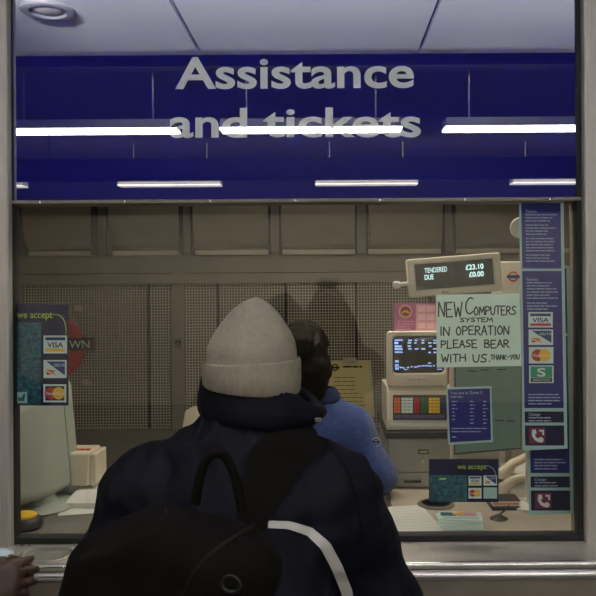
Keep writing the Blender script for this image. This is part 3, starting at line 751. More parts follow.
# greenish timetable board
GY = .0135
gb = empty('timetable_board', (P(488, 450, GY).x, GY, P(488, 452, GY).z), 'pale green timetable sheet on a board behind the notice and zone poster', 'board')
gp = [(456, 352), (521, 352), (520.5, 447.5), (455, 453)]
poly('sheet', gp, GY, mat('timetable_green', srgb(104, 128, 110), .6, var=.10, vscale=12), gb, .001)
G().prism([P(x, y, GY+.0012) for x, y in ((454.5, 351), (522, 351), (521.5, 449), (454, 455))], (0, .004, 0)).done('backing', M_DARKMET, gb)
for k_ in range(4):
    words('column_print', 470+k_*13, 372, 480+k_*13, 22, 3.4, .7, GY-.0006, mat('faint_green_ink', srgb(92, 118, 104)), gb, .5, (2, 5))
for x, y in ((468, 370.6), (480, 369.4), (495, 420), (506, 420.5), (497, 369)): rect('rule', x, y, x+9, y+1.1, GY-.0008, M_INK, gb)
# telephone
t0 = on_z(524, 497, DZ)
ph = empty('telephone', (t0.x+.03, t0.y+.06, DZ), 'cream desk telephone half hidden behind the lower blue strip sign', 'telephone')
G().prism([(t0.x-.045, t0.y+y, DZ+z) for y, z in ((0, .001), (0, .025), (.05, .05), (.17, .075), (.18, .001))], (.16, 0, 0)).done('body', M_PAPER, ph)
h0 = P(500, 482, t0.y+.03); h1 = P(560, 466, t0.y+.03); 
def handset(a, b, name):
    a, b = Vector(a), Vector(b); m_ = (a+b)/2+Vector((0, 0, .03))
    return G().tube([a+Vector((0, 0, -.016)), a, a.lerp(m_, .3)+Vector((0, 0, .012)), m_, b.lerp(m_, .3)+Vector((0, 0, .012)), b, b+Vector((0, 0, -.016))], [.022, .023, .016, .013, .016, .023, .022], 14).done(name, M_BEIGE, ph, True)
handset(P(503, 489, t0.y+.02), P(558, 479, t0.y+.02), 'handset')
handset(P(504, 473, t0.y+.07), P(562, 452, t0.y+.07), 'second_handset')
# dark tray with papers and an orange edge
b0 = on_z(505, 510, DZ)
tr = empty('card_tray', (b0.x, b0.y+.04, DZ), 'small dark tray of cards with an orange edge beside the telephone', 'tray')
a, b = on_z(492, 511, DZ), on_z(522, 510, DZ)
G().box((a.x, a.y, DZ+.001), (b.x, a.y+.10, DZ+.012), .002).done('tray_base', M_DARKMET, tr)
for i, (m, z) in enumerate(((M_PAPER, .0125), (M_ORANGE, .0165), (M_PAPER, .0205), (M_DARKMET, .0245))):
    G().box((a.x+.006+.002*i, a.y+.006+.004*i, DZ+z), (b.x-.012+.003*i, a.y+.09, DZ+z+.0036), .0008, ).done('card', m, tr)
# pen on a round base
b0 = on_z(499, 519, DZ)
pn = empty('counter_pen', (b0.x, b0.y, DZ), 'dark pen standing in a round black base near the glass', 'pen')
G().lathe([(.027, .0006), (.027, .003), (.020, .006), (.010, .012), (.006, .014)], (b0.x, b0.y, DZ), 28).done('base', M_DARKMET, pn, True)
G().tube([(b0.x, b0.y, DZ+.012), (b0.x+.016, b0.y+.01, DZ+.020), (b0.x+.036, b0.y+.022, DZ+.034)], [.003, .003, .002], 8).done('pen', M_DARKMET, pn, True)
# round disc, leaflets, paper
b0 = on_z(436, 505, DZ)
rd = empty('round_mat', (b0.x, b0.y, DZ), 'flat round grey-brown disc on the desk below the small we accept card', 'disc')
G().lathe([(.058, .0006), (.060, .003), (.058, .006), (.050, .007), (0, .007)], (b0.x, b0.y, DZ), 36).done('plate', mat('disc_brown', (.20, .17, .13), .4), rd, True)
G().lathe([(.050, .0072), (.050, .0078), (.046, .0078), (.046, .0072)], (b0.x, b0.y, DZ), 36).done('groove_ring', M_FRAME, rd)
random.seed(11)
lf0 = on_z(460, 526, DZ)
for i in range(7):
    z = DZ+.0008+i*.0042; dx, dy = random.uniform(-.004, .004), random.uniform(-.004, .004); rz = Matrix.Rotation(math.radians(-4+random.uniform(-5, 5)), 3, 'Z')
    top = i == 6
    t = empty('leaflet', (lf0.x+dx, lf0.y+dy, z), ('topmost leaflet with a printed cover on the stack near the glass' if top else '%s leaflet up from the desk in the small stack near the glass' % ('bottom', 'second', 'third', 'fourth', 'fifth', 'sixth')[i]), 'leaflet', 'stacked leaflets on the desk')
    G().box((lf0.x+dx-.062, lf0.y+dy-.040, z), (lf0.x+dx+.062, lf0.y+dy+.040, z+.0038), 0, rz).done('pages', M_NOTICE if i % 2 else M_WHITE, t)
    if top:
        for u0, v0, u1, v1, m in ((-.055, 0, -.01, .033, M_TEAL), (-.005, -.005, .05, .033, M_PINK), (-.055, -.033, .05, -.012, M_BORDER), (-.02, .005, .012, .028, M_YEL)):
            G().box((lf0.x+dx+u0, lf0.y+dy+v0, z+.0039+(.0004 if m is M_YEL else 0)), (lf0.x+dx+u1, lf0.y+dy+v1, z+.0042+(.0004 if m is M_YEL else 0)), 0, rz).done('cover_print', m, t)
pp = [on_z(x, y, DZ+.0008) for x, y in ((388, 507), (421, 505), (447, 534), (392, 536))]
t = empty('paper_sheet', (sum(p.x for p in pp)/4, sum(p.y for p in pp)/4, DZ), 'white ruled sheet of paper on the desk left of the leaflets', 'paper')
G().prism(pp, (0, 0, .0006)).done('sheet', M_PAPER, t)
g = G()
for i in range(9):
    f = (i+1)/10; a, b = pp[0].lerp(pp[3], f), pp[1].lerp(pp[2], f); a, b = a.lerp(b, .06), a.lerp(b, .92); u = Vector((0, .0012, .0008))
    g.prism([a+Vector((0, 0, .0008)), b+Vector((0, 0, .0008)), b+u, a+u], (0, 0, .0001))
g.done('ruled_lines', mat('faint_ink', (.42, .42, .40)), t)

# ================================================================== PRINT ON THE GLASS
SG = .0102                                                  # paper face just behind the pane
L1, L2, L3 = SG-.0006, SG-.0011, SG-.0016
def card_visa(par, x0, y0, x1, y1, Y, gold=True):
    c = rect('payment_card_logo', x0, y0, x1, y1, Y, M_WHITE, par); h = y1-y0; w = x1-x0
    rect('stripe', x0+w*.08, y0+h*.1, x1-w*.08, y0+h*.27, Y-.0005, M_DBLUE, c); rect('stripe', x0+w*.08, y0+h*.73, x1-w*.08, y0+h*.9, Y-.0005, M_YEL if gold else M_RED, c)
    text('logo_text', 'VISA', x0+w*.16, y0+h*.36, x1-w*.16, y0+h*.66, Y-.0005, M_DBLUE, c, bold=.02)
def card_delta(par, x0, y0, x1, y1, Y):
    c = rect('payment_card_logo', x0, y0, x1, y1, Y, M_WHITE, par); h = y1-y0; w = x1-x0; u = lambda a, b: (x0+a*w, y0+b*h)
    poly('triangle', [u(.12, .08), u(.93, .08), u(.93, .86)], Y-.0005, M_DBLUE, c)
    text('logo_text', 'DELTA', x0+w*.46, y0+h*.20, x0+w*.92, y0+h*.36, Y-.001, M_WHITE, c)
    poly('arrow', [u(.10, .52), u(.55, .58), u(.42, .66), u(.56, .86), u(.34, .74)], Y-.0005, M_ORANGE, c); poly('arrow', [u(.10, .62), u(.34, .80), u(.16, .84)], Y-.0005, M_RED, c)
def card_circles(par, x0, y0, x1, y1, Y):
    c = rect('payment_card_logo', x0, y0, x1, y1, Y, M_WHITE, par); h = y1-y0; w = x1-x0; r = min(h*.36, w*.27); cx, cy_ = (x0+x1)/2, (y0+y1)/2
    b = rect('dark_field', x0+w*.09, y0+h*.1, x1-w*.09, y1-h*.1, Y-.0004, M_NAVY, c) if h > 14 and par.get('dark') else None
    disc('circle', cx-r*.62, cy_, r, Y-.0009, M_RED, c); disc('circle', cx+r*.62, cy_, r, Y-.0013, M_YEL, c)
    text('logo_text', 'MasterCard', cx-r*1.4, cy_-r*.22, cx+r*1.4, cy_+r*.25, Y-.0018, M_WHITE, c)
def card_switch(par, x0, y0, x1, y1, Y):
    c = rect('payment_card_logo', x0, y0, x1, y1, Y, M_WHITE, par); h = y1-y0; w = x1-x0
    rect('green_field', x0+w*.06, y0+h*.06, x1-w*.06, y1-h*.30, Y-.0004, M_GRN, c)
    rect('dark_band', x0+w*.06, y1-h*.28, x1-w*.06, y1-h*.06, Y-.0004, M_INK, c)
    text('logo_text', 'S', x0+w*.33, y0+h*.13, x1-w*.33, y0+h*.62, Y-.0009, M_WHITE, c, bold=.02)
    text('logo_text', 'SWITCH', x0+w*.16, y1-h*.23, x1-w*.16, y1-h*.11, Y-.0009, M_WHITE, c)
def phone_mark(par, x0, y0, x1, y1, Y):
    c = rect('telephone_pictogram', x0, y0, x1, y1, Y, M_MAROON, par); w, h = x1-x0, y1-y0; u = lambda a, b: (x0+a*w, y0+b*h)
    poly('receiver', [u(.18, .12), u(.40, .10), u(.46, .36), u(.34, .42), u(.42, .60), u(.58, .68), u(.70, .56), u(.90, .70), u(.86, .90), u(.66, .94), u(.36, .80), u(.16, .50)], Y-.0005, M_WHITE, c)
    poly('wave', [u(.62, .12), u(.92, .12), u(.92, .46), u(.82, .46), u(.80, .24), u(.62, .22)], Y-.0005, M_WHITE, c)
def strip_sign(name, label, ox, oy, Y):
    """tall information strip: pale border, four blue fields, payment logos, telephone pictogram"""
    B = [(519, 201), (563, 202), (567, 447), (523, 451)]
    ysc = lambda y: y
    def q(u, y):                                            # u 0..1 across, y photo row
        t = (y-201)/(449-201); xl = 519+4*t; xr = 563.5+4*t; return (xl+(xr-xl)*u+ox, y+oy)
    s_ = empty(name, P(543+ox, 449+oy, Y), label, 'sign')
    poly('backing_paper', [q(0, 200.5), q(1, 200.5), q(1, 448.5), q(0, 450.5)], Y, M_BORDER, s_, .0006)
    def fld(u0, y0, u1, y1, m): return poly('blue_field', [q(u0, y0), q(u1, y0), q(u1, y1), q(u0, y1)], Y-.0006, m, s_)
    f1 = fld(.05, 203, .93, 268.5, M_BLUE); f2 = fld(.05, 271, .93, 408, M_BLUE); f3 = fld(.05, 411.5, .93, 422.5, M_NAVY); f4 = fld(.05, 425.5, .93, 445.5, M_NAVY)
    def ln(par, y, n, head_=None):
        x0, yy = q(.14, y); x1, _ = q(.86, y)
        if head_: text('heading', head_, x0, yy-3.3, x0+11.5, yy-.2, Y-.0011, M_TXT, par, bold=.01); yy += 1.2
        if n: words('small_print', x0, yy, x1, n, 3.05, 1.1, Y-.0011, M_TXT, par, .35)
    ln(f1, 213, 3, 'Tickets'); ln(f1, 224.5, 4); ln(f1, 238, 5); ln(f1, 254.5, 3)
    ln(f2, 281, 3, 'Payment'); ln(f2, 291.5, 3); ln(f2, 302.5, 3)
    x0, _ = q(.17, 311); x1, _ = q(.72, 311)
    card_visa(f2, x0, 312+oy, x1, 327.5+oy, Y-.0011, gold=False); card_delta(f2, x0+.3, 329.5+oy, x1+.3, 345+oy, Y-.0011)
    card_circles(f2, x0+.6, 347+oy, x1+.6, 363.5+oy, Y-.0011); card_switch(f2, x0+.8, 365.5+oy, x1+.8, 383+oy, Y-.0011)
    ln(f2, 394, 3); ln(f2, 403.3, 1); ln(f3, 416, 2, 'Change')
    x0, _ = q(.15, 427); phone_mark(f4, x0, 428+oy, x0+16, 443.5+oy, Y-.0011)
    return s_
strip_sign('information_strip', 'tall blue information strip with payment logos on the right of the glass', 0, 0, SG)
strip_sign('information_strip', 'second blue information strip, lower and behind, its bottom end showing', 6, 65, .10)
# handwritten notice
nt_ = empty('handwritten_notice', P(478, 367, SG), 'pale paper notice handwritten in black, reading NEW COMPUTERS SYSTEM IN OPERATION', 'notice')
poly('paper', [(436, 295), (519.5, 293.5), (521.5, 366), (437, 367.5)], SG, M_NOTICE, nt_, .0005)
ST = {'N': [[(0, 1), (.05, 0), (.9, 1), (1, 0)]], 'E': [[(.9, 0), (0, .03), (.05, 1), (1, .97)], [(.03, .5), (.7, .47)]], 'W': [[(0, 0), (.25, 1), (.5, .35), (.75, 1), (1, 0)]],
      'C': [[(1, .1), (.6, 0), (.15, .25), (0, .6), (.2, .95), (.65, 1), (1, .85)]], 'O': [[(.5, 0), (.1, .25), (.05, .7), (.4, 1), (.85, .8), (.98, .35), (.6, .02), (.45, 0)]],
      'M': [[(0, 1), (.12, 0), (.5, .7), (.88, 0), (1, 1)]], 'P': [[(.05, 1), (.08, 0)], [(.0, .05), (.6, 0), (.95, .2), (.8, .48), (.1, .58)]], 'U': [[(0, 0), (.05, .8), (.4, 1), (.85, .85), (1, 0)]],
      'T': [[(0, .03), (1, 0)], [(.5, .02), (.47, 1)]], 'R': [[(.05, 1), (.05, 0)], [(0, .04), (.6, 0), (.9, .2), (.7, .45), (.1, .52)], [(.3, .5), (1, 1)]],
      'S': [[(.95, .08), (.5, 0), (.1, .2), (.3, .45), (.8, .58), (.9, .85), (.5, 1), (0, .92)]], 'Y': [[(0, 0), (.5, .5)], [(1, 0), (.3, 1)]], 'I': [[(.5, 0), (.5, 1)]],
      'A': [[(0, 1), (.5, 0), (1, 1)], [(.2, .62), (.82, .6)]], 'L': [[(.05, 0), (0, 1), (1, .97)]], 'B': [[(.05, 0), (.05, 1)], [(0, .03), (.7, .05), (.75, .38), (.1, .47)], [(.1, .47), (.95, .6), (.85, .95), (0, 1)]],
      'H': [[(.05, 0), (0, 1)], [(.95, 0), (1, 1)], [(.02, .5), (.97, .47)]], 'K': [[(.05, 0), (.05, 1)], [(.95, 0), (.1, .55), (1, 1)]], '-': [[(.1, .5), (.9, .48)]], '.': [[(.4, .92), (.6, 1)]]}
def scrawl(word, x0, y0, x1, y1, wd, name='word', slope=-.012, gapf=.22):
    g = G(); n = len(word); wts = [.35 if c_ in 'I.' else (1.25 if c_ in 'MW' else 1) for c_ in word]; tot = sum(wts)+gapf*(n-1); cw = (x1-x0)/tot; x = x0
    for c_, wt in zip(word, wts):
        jy = random.uniform(-.05, .05)*(y1-y0); js = random.uniform(.92, 1.06); w = wt*cw
        for st in ST[c_]:
            pts = [(x+a*w, y0+jy+b*(y1-y0)*js+slope*(x-x0)) for a, b in st]
            if len(pts) > 4:                                # round the curved strokes
                for _ in range(2):
                    r_ = [pts[0]]
                    for a, b in zip(pts[:-1], pts[1:]): r_ += [(a[0]*.75+b[0]*.25, a[1]*.75+b[1]*.25), (a[0]*.25+b[0]*.75, a[1]*.25+b[1]*.75)]
                    pts = r_+[pts[-1]] if c_ not in 'NMW' else pts
            for a, b in zip(pts[:-1], pts[1:]):
                dx, dy = b[0]-a[0], b[1]-a[1]; l = math.hypot(dx, dy) or 1; nx, ny = -dy/l*wd/2, dx/l*wd/2; ex, ey = dx/l*wd*.3, dy/l*wd*.3
                g.prism([P(u, v, L1) for u, v in ((a[0]-ex+nx, a[1]-ey+ny), (b[0]+ex+nx, b[1]+ey+ny), (b[0]+ex-nx, b[1]+ey-ny), (a[0]-ex-nx, a[1]-ey-ny))], (0, TH, 0))
        x += w+gapf*cw
    return g.done(name, M_INK, nt_)
random.seed(5)
scrawl('NEW', 438.5, 302, 462, 316, 1.35); scrawl('C', 465.5, 298, 473, 315, 1.35); scrawl('OMPUTERS', 474, 306.5, 516, 315.2, 1.2)
scrawl('SYSTEM', 460, 318, 492.5, 322, 1.0); scrawl('IN', 440, 327, 449.5, 335, 1.3); scrawl('OPERATION', 456, 326.5, 509, 335.5, 1.25)
scrawl('PLEASE', 441, 340.5, 477, 348, 1.25); scrawl('BEAR', 484.5, 340, 509, 347.5, 1.25)
scrawl('WITH', 441.5, 354.7, 465.5, 362, 1.25); scrawl('US.', 473, 354.5, 490.5, 362, 1.25); scrawl('THANK-YOU', 490.8, 355, 519.5, 359.8, .95)
# zone poster
zp = empty('zone_poster', P(470, 446, SG), 'small blue fare poster headed You are in Zone 3 on the glass', 'poster')
poly('paper', [(446, 387.5), (491.5, 386), (493, 442), (448, 445)], SG, M_BORDER, zp, .0005)
f = poly('blue_field', [(448, 389.5), (489.8, 388.3), (491, 440), (450, 442.5)], L1, M_BLUE, zp)
text('heading', 'You are in Zone 3', 450, 391, 482, 394.2, L2, M_TXT, f, rot=.02, bold=.01)
words('small_print', 450.5, 396.5, 463, 1, 3, .9, L2, M_TXT, f)
for x, n in ((452, 6), (470, 7), (483, 7)): words('fare_figures', x, 401, x+5.5, n, 3.6, 1, L2, M_TXT, f, .4, (2, 4))
words('small_print', 451.5, 428, 489, 1, 3, .9, L2, M_TXT, f, .1); words('small_print', 451.5, 431.2, 484, 1, 3, .9, L2, M_TXT, f); words('small_print', 452, 436.5, 458, 1, 3, 1, L2, M_TXT, f)
# wide we accept card
wa = empty('payment_card_sign', P(464, 502, SG), 'small wide we accept card with four payment logos low on the glass', 'sign')
rect('card', 429, 459, 498.5, 502, SG, M_NAVY, wa, .0005)
rect('photo_panel', 429.6, 475, 467, 501.5, L1, M_TEAL, wa)
text('lettering', 'we accept', 457.5, 463.6, 486.5, 469, L1, M_LIME, wa)
words('small_print', 439.5, 478.2, 446.5, 1, 3, 1.5, L2, M_LIME, wa, .02, (6, 8))
card_visa(wa, 468.5, 476, 481.5, 485.5, L1); card_delta(wa, 483.5, 475.5, 497, 485.5, L1); card_circles(wa, 468.5, 488, 481.5, 498.5, L1); rect('blank_logo', 483.5, 487.5, 497, 498.5, L1, M_BORDER, wa)
g = G()
cv = [(486, 465.5), (490, 466.2), (493, 468.2), (495.3, 471.2), (496.2, 475)]
for a, b in zip(cv[:-1], cv[1:]): g.prism([P(*v, L1) for v in (a, b, (b[0]-.5, b[1]+.5), (a[0]-.5, a[1]+.5))], (0, TH, 0))
g.done('curved_line', M_TXT, wa)
# tall we accept card at left
wl = empty('payment_card_sign', P(41, 405, SG), 'tall we accept sign with three payment logos at the left edge of the glass', 'sign')
wl['dark'] = 1
rect('card', 13.5, 304.5, 68.5, 405.5, SG, M_NAVY, wl, .0005)
rect('photo_panel', 13.6, 322.5, 41, 405, L1, M_TEAL, wl)
text('lettering', 'we accept', 17, 310.6, 52.5, 318, L1, M_LIME, wl)
g = G(); cv = [(53, 314.2), (58.5, 314.5), (62.5, 317), (65, 321.5), (66.2, 328), (66.4, 334)]
for a, b in zip(cv[:-1], cv[1:]): g.prism([P(*v, L1) for v in (a, b, (b[0]-.6, b[1]+.5), (a[0]-.6, a[1]+.5))], (0, TH, 0))
g.done('curved_line', M_LIME, wl)
card_visa(wl, 43.5, 335.5, 67, 353.5, L1); card_delta(wl, 43.5, 360, 66.5, 378, L1); card_circles(wl, 43.3, 384.3, 66.3, 402.3, L1)
k_ = rect('corner_emblem', 16, 392, 27, 403, L2, M_BORDER, wl); poly('emblem_mark', [(18, 401), (18, 397), (21, 398), (24, 393.5), (25.5, 394), (24, 401)], L2-.0005, M_TEAL, k_)

# ================================================================== OFFICE OBJECTS, left side and back
# station roundel hung on the mesh
RY = 2.90
rn = empty('station_roundel', P(60, 395, RY), 'red station roundel with dark name bar, partly behind the tall we accept sign', 'sign')
ring('ring', 51, 347, 20, 33.5, RY, M_RED, rn, 40, .012)
b_ = rect('name_bar', 8, 337.5, 94, 350.5, RY-.004, M_INK if False else mat('roundel_bar', srgb(38, 38, 52), .5), rn, .008)
text('lettering', 'TOWN', 52.5, 340, 89.5, 348, RY-.0046, M_WHITE, b_)
for x, y in ((74, 308), (82, 383)):
    tag(poly('bright_tag', [(x-1, y-2), (x+6, y-4), (x+9, y), (x+8, y+3), (x+1, y+2)], 2.93, mat('tag_pale', (.5, .42, .3)), None, .003), 'small pale tag caught on the mesh %s the roundel' % ('above' if y < 340 else 'below right of'), 'tag')
lk = empty('panel_latch', P(178, 345, 2.94), 'dark latch knob on the wide upright of the mesh screen', 'latch')
q0 = P(178.5, 343, 2.94); G().box((q0.x-.018, 2.935, q0.z-.04), (q0.x+.018, 2.95, q0.z+.03), .004).done('plate', M_FRAME, lk); G().lathe([(0, -.022), (.016, -.015), (.022, 0), (.016, .015), (0, .022)], (q0.x, 2.925, q0.z), 14).done('knob', M_DARKMET, lk, True)
# yellow notice on a clipboard
CY = 2.935
cbx = P(350, 416, CY)
cl = empty('clipboard', cbx, 'yellow printed notice on a clipboard hung on the mesh behind the clerk', 'clipboard')
poly('board', [(325, 361), (371, 360), (375, 417), (327, 417)], CY+.002, M_BEIGE2, cl, .006)
poly('sheet', [(326.5, 362), (369, 361.5), (373, 415), (328, 416)], CY, M_YPAPER, cl, .001)
ring('emblem', 335, 367.5, 2.2, 3.6, CY-.0006, M_INK, cl, 20); rect('emblem_bar', 330.5, 366.6, 339.5, 368.6, CY-.0012, M_INK, cl)
words('heading', 343, 366, 363, 1, 3, 1.6, CY-.0006, M_INK, cl, .05)
words('print', 334, 377, 366, 9, 4, .9, CY-.0006, mat('brown_ink', (.25, .19, .07)), cl, .5)
G().box((cbx.x-.045, CY-.012, P(350, 362, CY).z-.005), (cbx.x+.045, CY+.002, P(350, 358.5, CY).z+.004), .003).done('clip', M_GREYMET, cl)
# desktop CRT seen from the side at left
m0 = on_z(38, 507, DZ); MYc = m0.y
cm = empty('desktop_monitor', (m0.x, m0.y, DZ), 'large greenish-beige desktop monitor seen from the side behind the left we accept sign', 'monitor')
G().lathe([(.115, .0008), (.12, .006), (.112, .014), (.06, .022), (.05, .045)], (m0.x+.0, m0.y, DZ), 40).done('swivel_base', M_GREENGREY, cm, True)
mzb, mzt = DZ+.040, DZ+.40
def sec(y, hx, z0, z1, r=.03):
    pts = []
    for cx__, cz__, a in ((hx-r, z1-r, 0), (-hx+r, z1-r, 90), (-hx+r, z0+r, 180), (hx-r, z0+r, 270)):
        for i in range(6): t = math.radians(a+90*i/5); pts.append(Vector((cx__+r*math.cos(t), y, cz__+r*math.sin(t))))
    return pts
Mm = Matrix.Translation((m0.x-.118, m0.y-.02, 0)) @ Matrix.Rotation(math.radians(-8), 4, 'Z')
lean = lambda secs_: [[p+Vector((-.09*(p.z-mzb) if p.x > 0 else .03*(p.z-mzb), 0, 0)) for p in s_] for s_ in secs_]
g = G(); g.loft(lean([sec(-.205, .12, mzb+.05, mzt-.12, .05), sec(-.19, .148, mzb+.022, mzt-.08, .05), sec(-.12, .172, mzb+.006, mzt-.04, .04), sec(.0, .182, mzb, mzt-.015), sec(.115, .188, mzb, mzt)])); g.xf(Mm).done('shell', M_GREENGREY, cm, True)
g = G(); g.loft(lean([sec(.118, .190, mzb-.002, mzt+.002), sec(.165, .194, mzb-.004, mzt+.004), sec(.175, .19, mzb, mzt)])); g.xf(Mm).done('bezel', M_GREENGREY, cm, True)
g = G(); g.loft(lean([sec(.1752, .15, mzb+.045, mzt-.035, .02), sec(.178, .14, mzb+.055, mzt-.045, .02)])); g.xf(Mm).done('screen', M_SCREEN, cm, True)
for i in range(10):
    for j in range(3):
        q0 = Mm @ Vector((-.10+i*.0125, -.2035+.001*j, mzb+.062+j*.014)); G().box((q0.x-.0035, q0.y-.006, q0.z-.004), (q0.x+.0035, q0.y+.006, q0.z+.004)).done('vent_hole', M_DARKMET, cm)
# beige box printer and its tray
b0 = on_z(84, 497, DZ)
kt_ = empty('keyboard_tray', (b0.x, b0.y+.05, DZ), 'low cream keyboard tray on the desk right of the desktop monitor', 'tray')
a, b = on_z(66, 509, DZ), on_z(104, 505, DZ)
G().prism([(a.x, a.y+y, DZ+z) for y, z in ((0, .001), (0, .018), (.02, .026), (.24, .045), (.25, .001))], (b.x-a.x+.05, 0, 0)).done('case', M_PAPER, kt_)
p0 = P(72, 484, a.y+.16); p1 = P(97, 449, a.y+.16)
pr = empty('card_printer', ((p0.x+p1.x)/2, a.y+.2, DZ+.045), 'cream box printer with a reddish top strip beside the desktop monitor', 'printer')
G().box((p0.x-.025, a.y+.10, DZ+.0455), (p1.x-.008, a.y+.235, p1.z), .008).done('body', M_BEIGE, pr)
G().box((p1.x-.0075, a.y+.105, DZ+.0455), (p1.x+.012, a.y+.23, p1.z-.006), .005).done('front_cover', M_BEIGE, pr)
for i in range(4): G().box((p0.x-.01+i*.02, a.y+.14, p1.z+.0002), (p0.x+.006+i*.02, a.y+.16, p1.z+.002)).done('top_print', M_RED, pr)
# black puck with yellow top
b0 = on_z(22, 530, DZ)
pk = empty('ink_stamp_pad', (b0.x, b0.y+.02, DZ), 'squat black round pad with a yellow top beside the left jamb', 'stamp')
G().lathe([(.048, .0006), (.052, .006), (.050, .022), (.042, .032), (.036, .034)], (b0.x, b0.y+.02, DZ), 32).done('body', M_DARKMET, pk, True)
G().lathe([(.036, .0342), (.034, .040), (.022, .045), (0, .046)], (b0.x, b0.y+.02, DZ), 32).done('top', M_YEL, pk, True)
# dark keyboard mat near glass at left, papers
pp = [on_z(x, y, DZ+.0008) for x, y in ((62, 497), (118, 494), (112, 512), (58, 516))]
tag(G().prism(pp, (0, 0, .0007)).done('paper_sheet', M_PAPER), 'white sheet of paper on the left desk beside the keyboard tray', 'paper')
# beige chair back at left of the customer's shoulder
CHY = 1.38; q0 = P(194, 412, CHY)
ch = empty('office_chair', (q0.x, CHY, 0), 'beige shell office chair behind the left shoulder of the customer', 'chair')
secs = []
for z_, w_, y_ in ((q0.z-.38, .16, 0), (q0.z-.34, .19, .004), (q0.z-.1, .20, .02), (q0.z+.0, .185, .032), (q0.z+.02, .15, .034)):
    secs.append([Vector((q0.x+.14+w_*math.cos(t)*1.0, CHY+y_+.02*math.sin(t), z_)) for t in [2*PI*i/24 for i in range(24)]])
G().loft(secs).done('backrest', M_BEIGE, ch, True)
G().box((q0.x-.06, CHY-.42, .50), (q0.x+.34, CHY+.02, .56), .02).done('seat', M_BEIGE2, ch, True)
G().box((q0.x+.12, CHY+.0, .52), (q0.x+.16, CHY+.015, q0.z-.3)).done('back_bracket', M_DARKMET, ch)
G().cyl((q0.x+.14, CHY-.2, .08), (q0.x+.14, CHY-.2, .5), .022).done('column', M_DARKMET, ch, True)
for i in range(5):
    t = 2*PI*i/5; G().tube([(q0.x+.14, CHY-.2, .09), (q0.x+.14+.2*math.cos(t), CHY-.2+.2*math.sin(t), .03)], [.022, .016], 8).done('foot', M_DARKMET, ch, True)

# ================================================================== PEOPLE
# ---- customer at the window: seen from behind, leaning on the ledge
HC = Vector((-.152, -.45, 1.455))
cu = empty('person', (-.17, -.62, 0), 'customer in a pale beanie and navy jacket seen from behind at the window', 'person')
f = Field((-.62, -.85, -.02), (.30, -.08, 1.62), .008)
Lh = head(f, HC, PI/2, .98)
f.cap((-.155, -.46, 1.30), HC+Vector((0, -.02, -.05)), .062, .056, k=.03)
f.cap((-.17, -.60, .90), (-.165, -.50, 1.18), .125, .135, k=.04); f.cap((-.34, -.485, 1.245), (.01, -.485, 1.24), .06, k=.06)
for s_, sh_, el, wr_ in ((-1, (-.36, -.49, 1.235), (-.47, -.44, 1.01), (-.32, -.24, 1.015)), (1, (.02, -.49, 1.235), (.105, -.44, 1.01), (-.01, -.24, 1.015))):
    f.cap(sh_, el, .05, .042, k=.03); f.cap(el, wr_, .042, .030, k=.02); hand(f, wr_, (-s_*.3, .55, -.06), (0, 0, 1), -s_*-1, .25)
leg_pair(f, ((-.25, -.60, .88), (-.08, -.60, .88)), ((-.26, -.58, .48), (-.08, -.57, .48)), ((-.27, -.62, .09), (-.07, -.60, .09)), foot=True)
f.mesh('body', M_SKIN, cu); eyes(Lh, cu, .98)
# jacket
jf = Field((-.70, -.86, .62), (.32, -.14, 1.48), .007)
jf.cap((-.17, -.60, .74), (-.17, -.58, .95), .19, .185, k=.05); jf.cap((-.17, -.58, .95), (-.165, -.49, 1.18), .185, .165, k=.05)
jf.cap((-.345, -.48, 1.215), (.0, -.48, 1.215), .092, k=.07)
jf.cap((-.15, -.465, 1.34), (-.325, -.48, 1.255), .088, .070, k=.05); jf.cap((-.15, -.465, 1.33), (-.005, -.48, 1.245), .088, .072, k=.05)
jf.cap((-.147, -.45, 1.30), (-.145, -.445, 1.375), .118, .10, k=.03)
for s_, sh_, el, wr_ in ((-1, (-.36, -.485, 1.225), (-.472, -.45, 1.00), (-.335, -.27, 1.02)), (1, (.018, -.485, 1.222), (.112, -.45, 1.00), (.0, -.27, 1.02))):
    jf.cap(sh_, el, .088, .068, k=.05); jf.cap(el, wr_, .068, .050, k=.03)
jf.wrinkle(.0034, 30, 4); jf.wrinkle(.0016, 70, 9)
jk = jf.mesh('jacket', M_JACKET, cu)
# stand-up collar folded over, dropping to a point on the right
secs = [[], [], [], []]
N = 56
for i in range(N):
    t = 2*PI*i/N; cx_, sx_ = math.cos(t), math.sin(t)
    right = max(0, cx_)**3
    ztop = 1.503-.048*(cx_+1)/2-.040*right; zbot = 1.402-.022*(cx_+1)/2+.004*right
    ro = .110+.005*math.sin(3*t); 
    for r_, z_, L_ in ((ro+.010, zbot-.012, 0), (ro+.020+.018*right, zbot+.006, 1), (ro-.004+.012*right, ztop, 2), (ro-.018, ztop-.012, 3)):
        w = .0025*math.sin(7*t+L_*2.0)
        secs[L_].append(Vector((-.142+(r_+w)*cx_*1.0, -.450+(r_+w)*sx_*.92, z_+w)))
secs.append([v+Vector((0, 0, -.06))-(v-Vector((-.142, -.45, v.z)))*.08 for v in secs[3]])
cg = G(); cg.loft(secs, cap=False)
col_ = cg.done('collar', M_JACKET, jk, True)
sb = col_.modifiers.new('sub', 'SUBSURF'); sb.levels = 2; sb.render_levels = 2
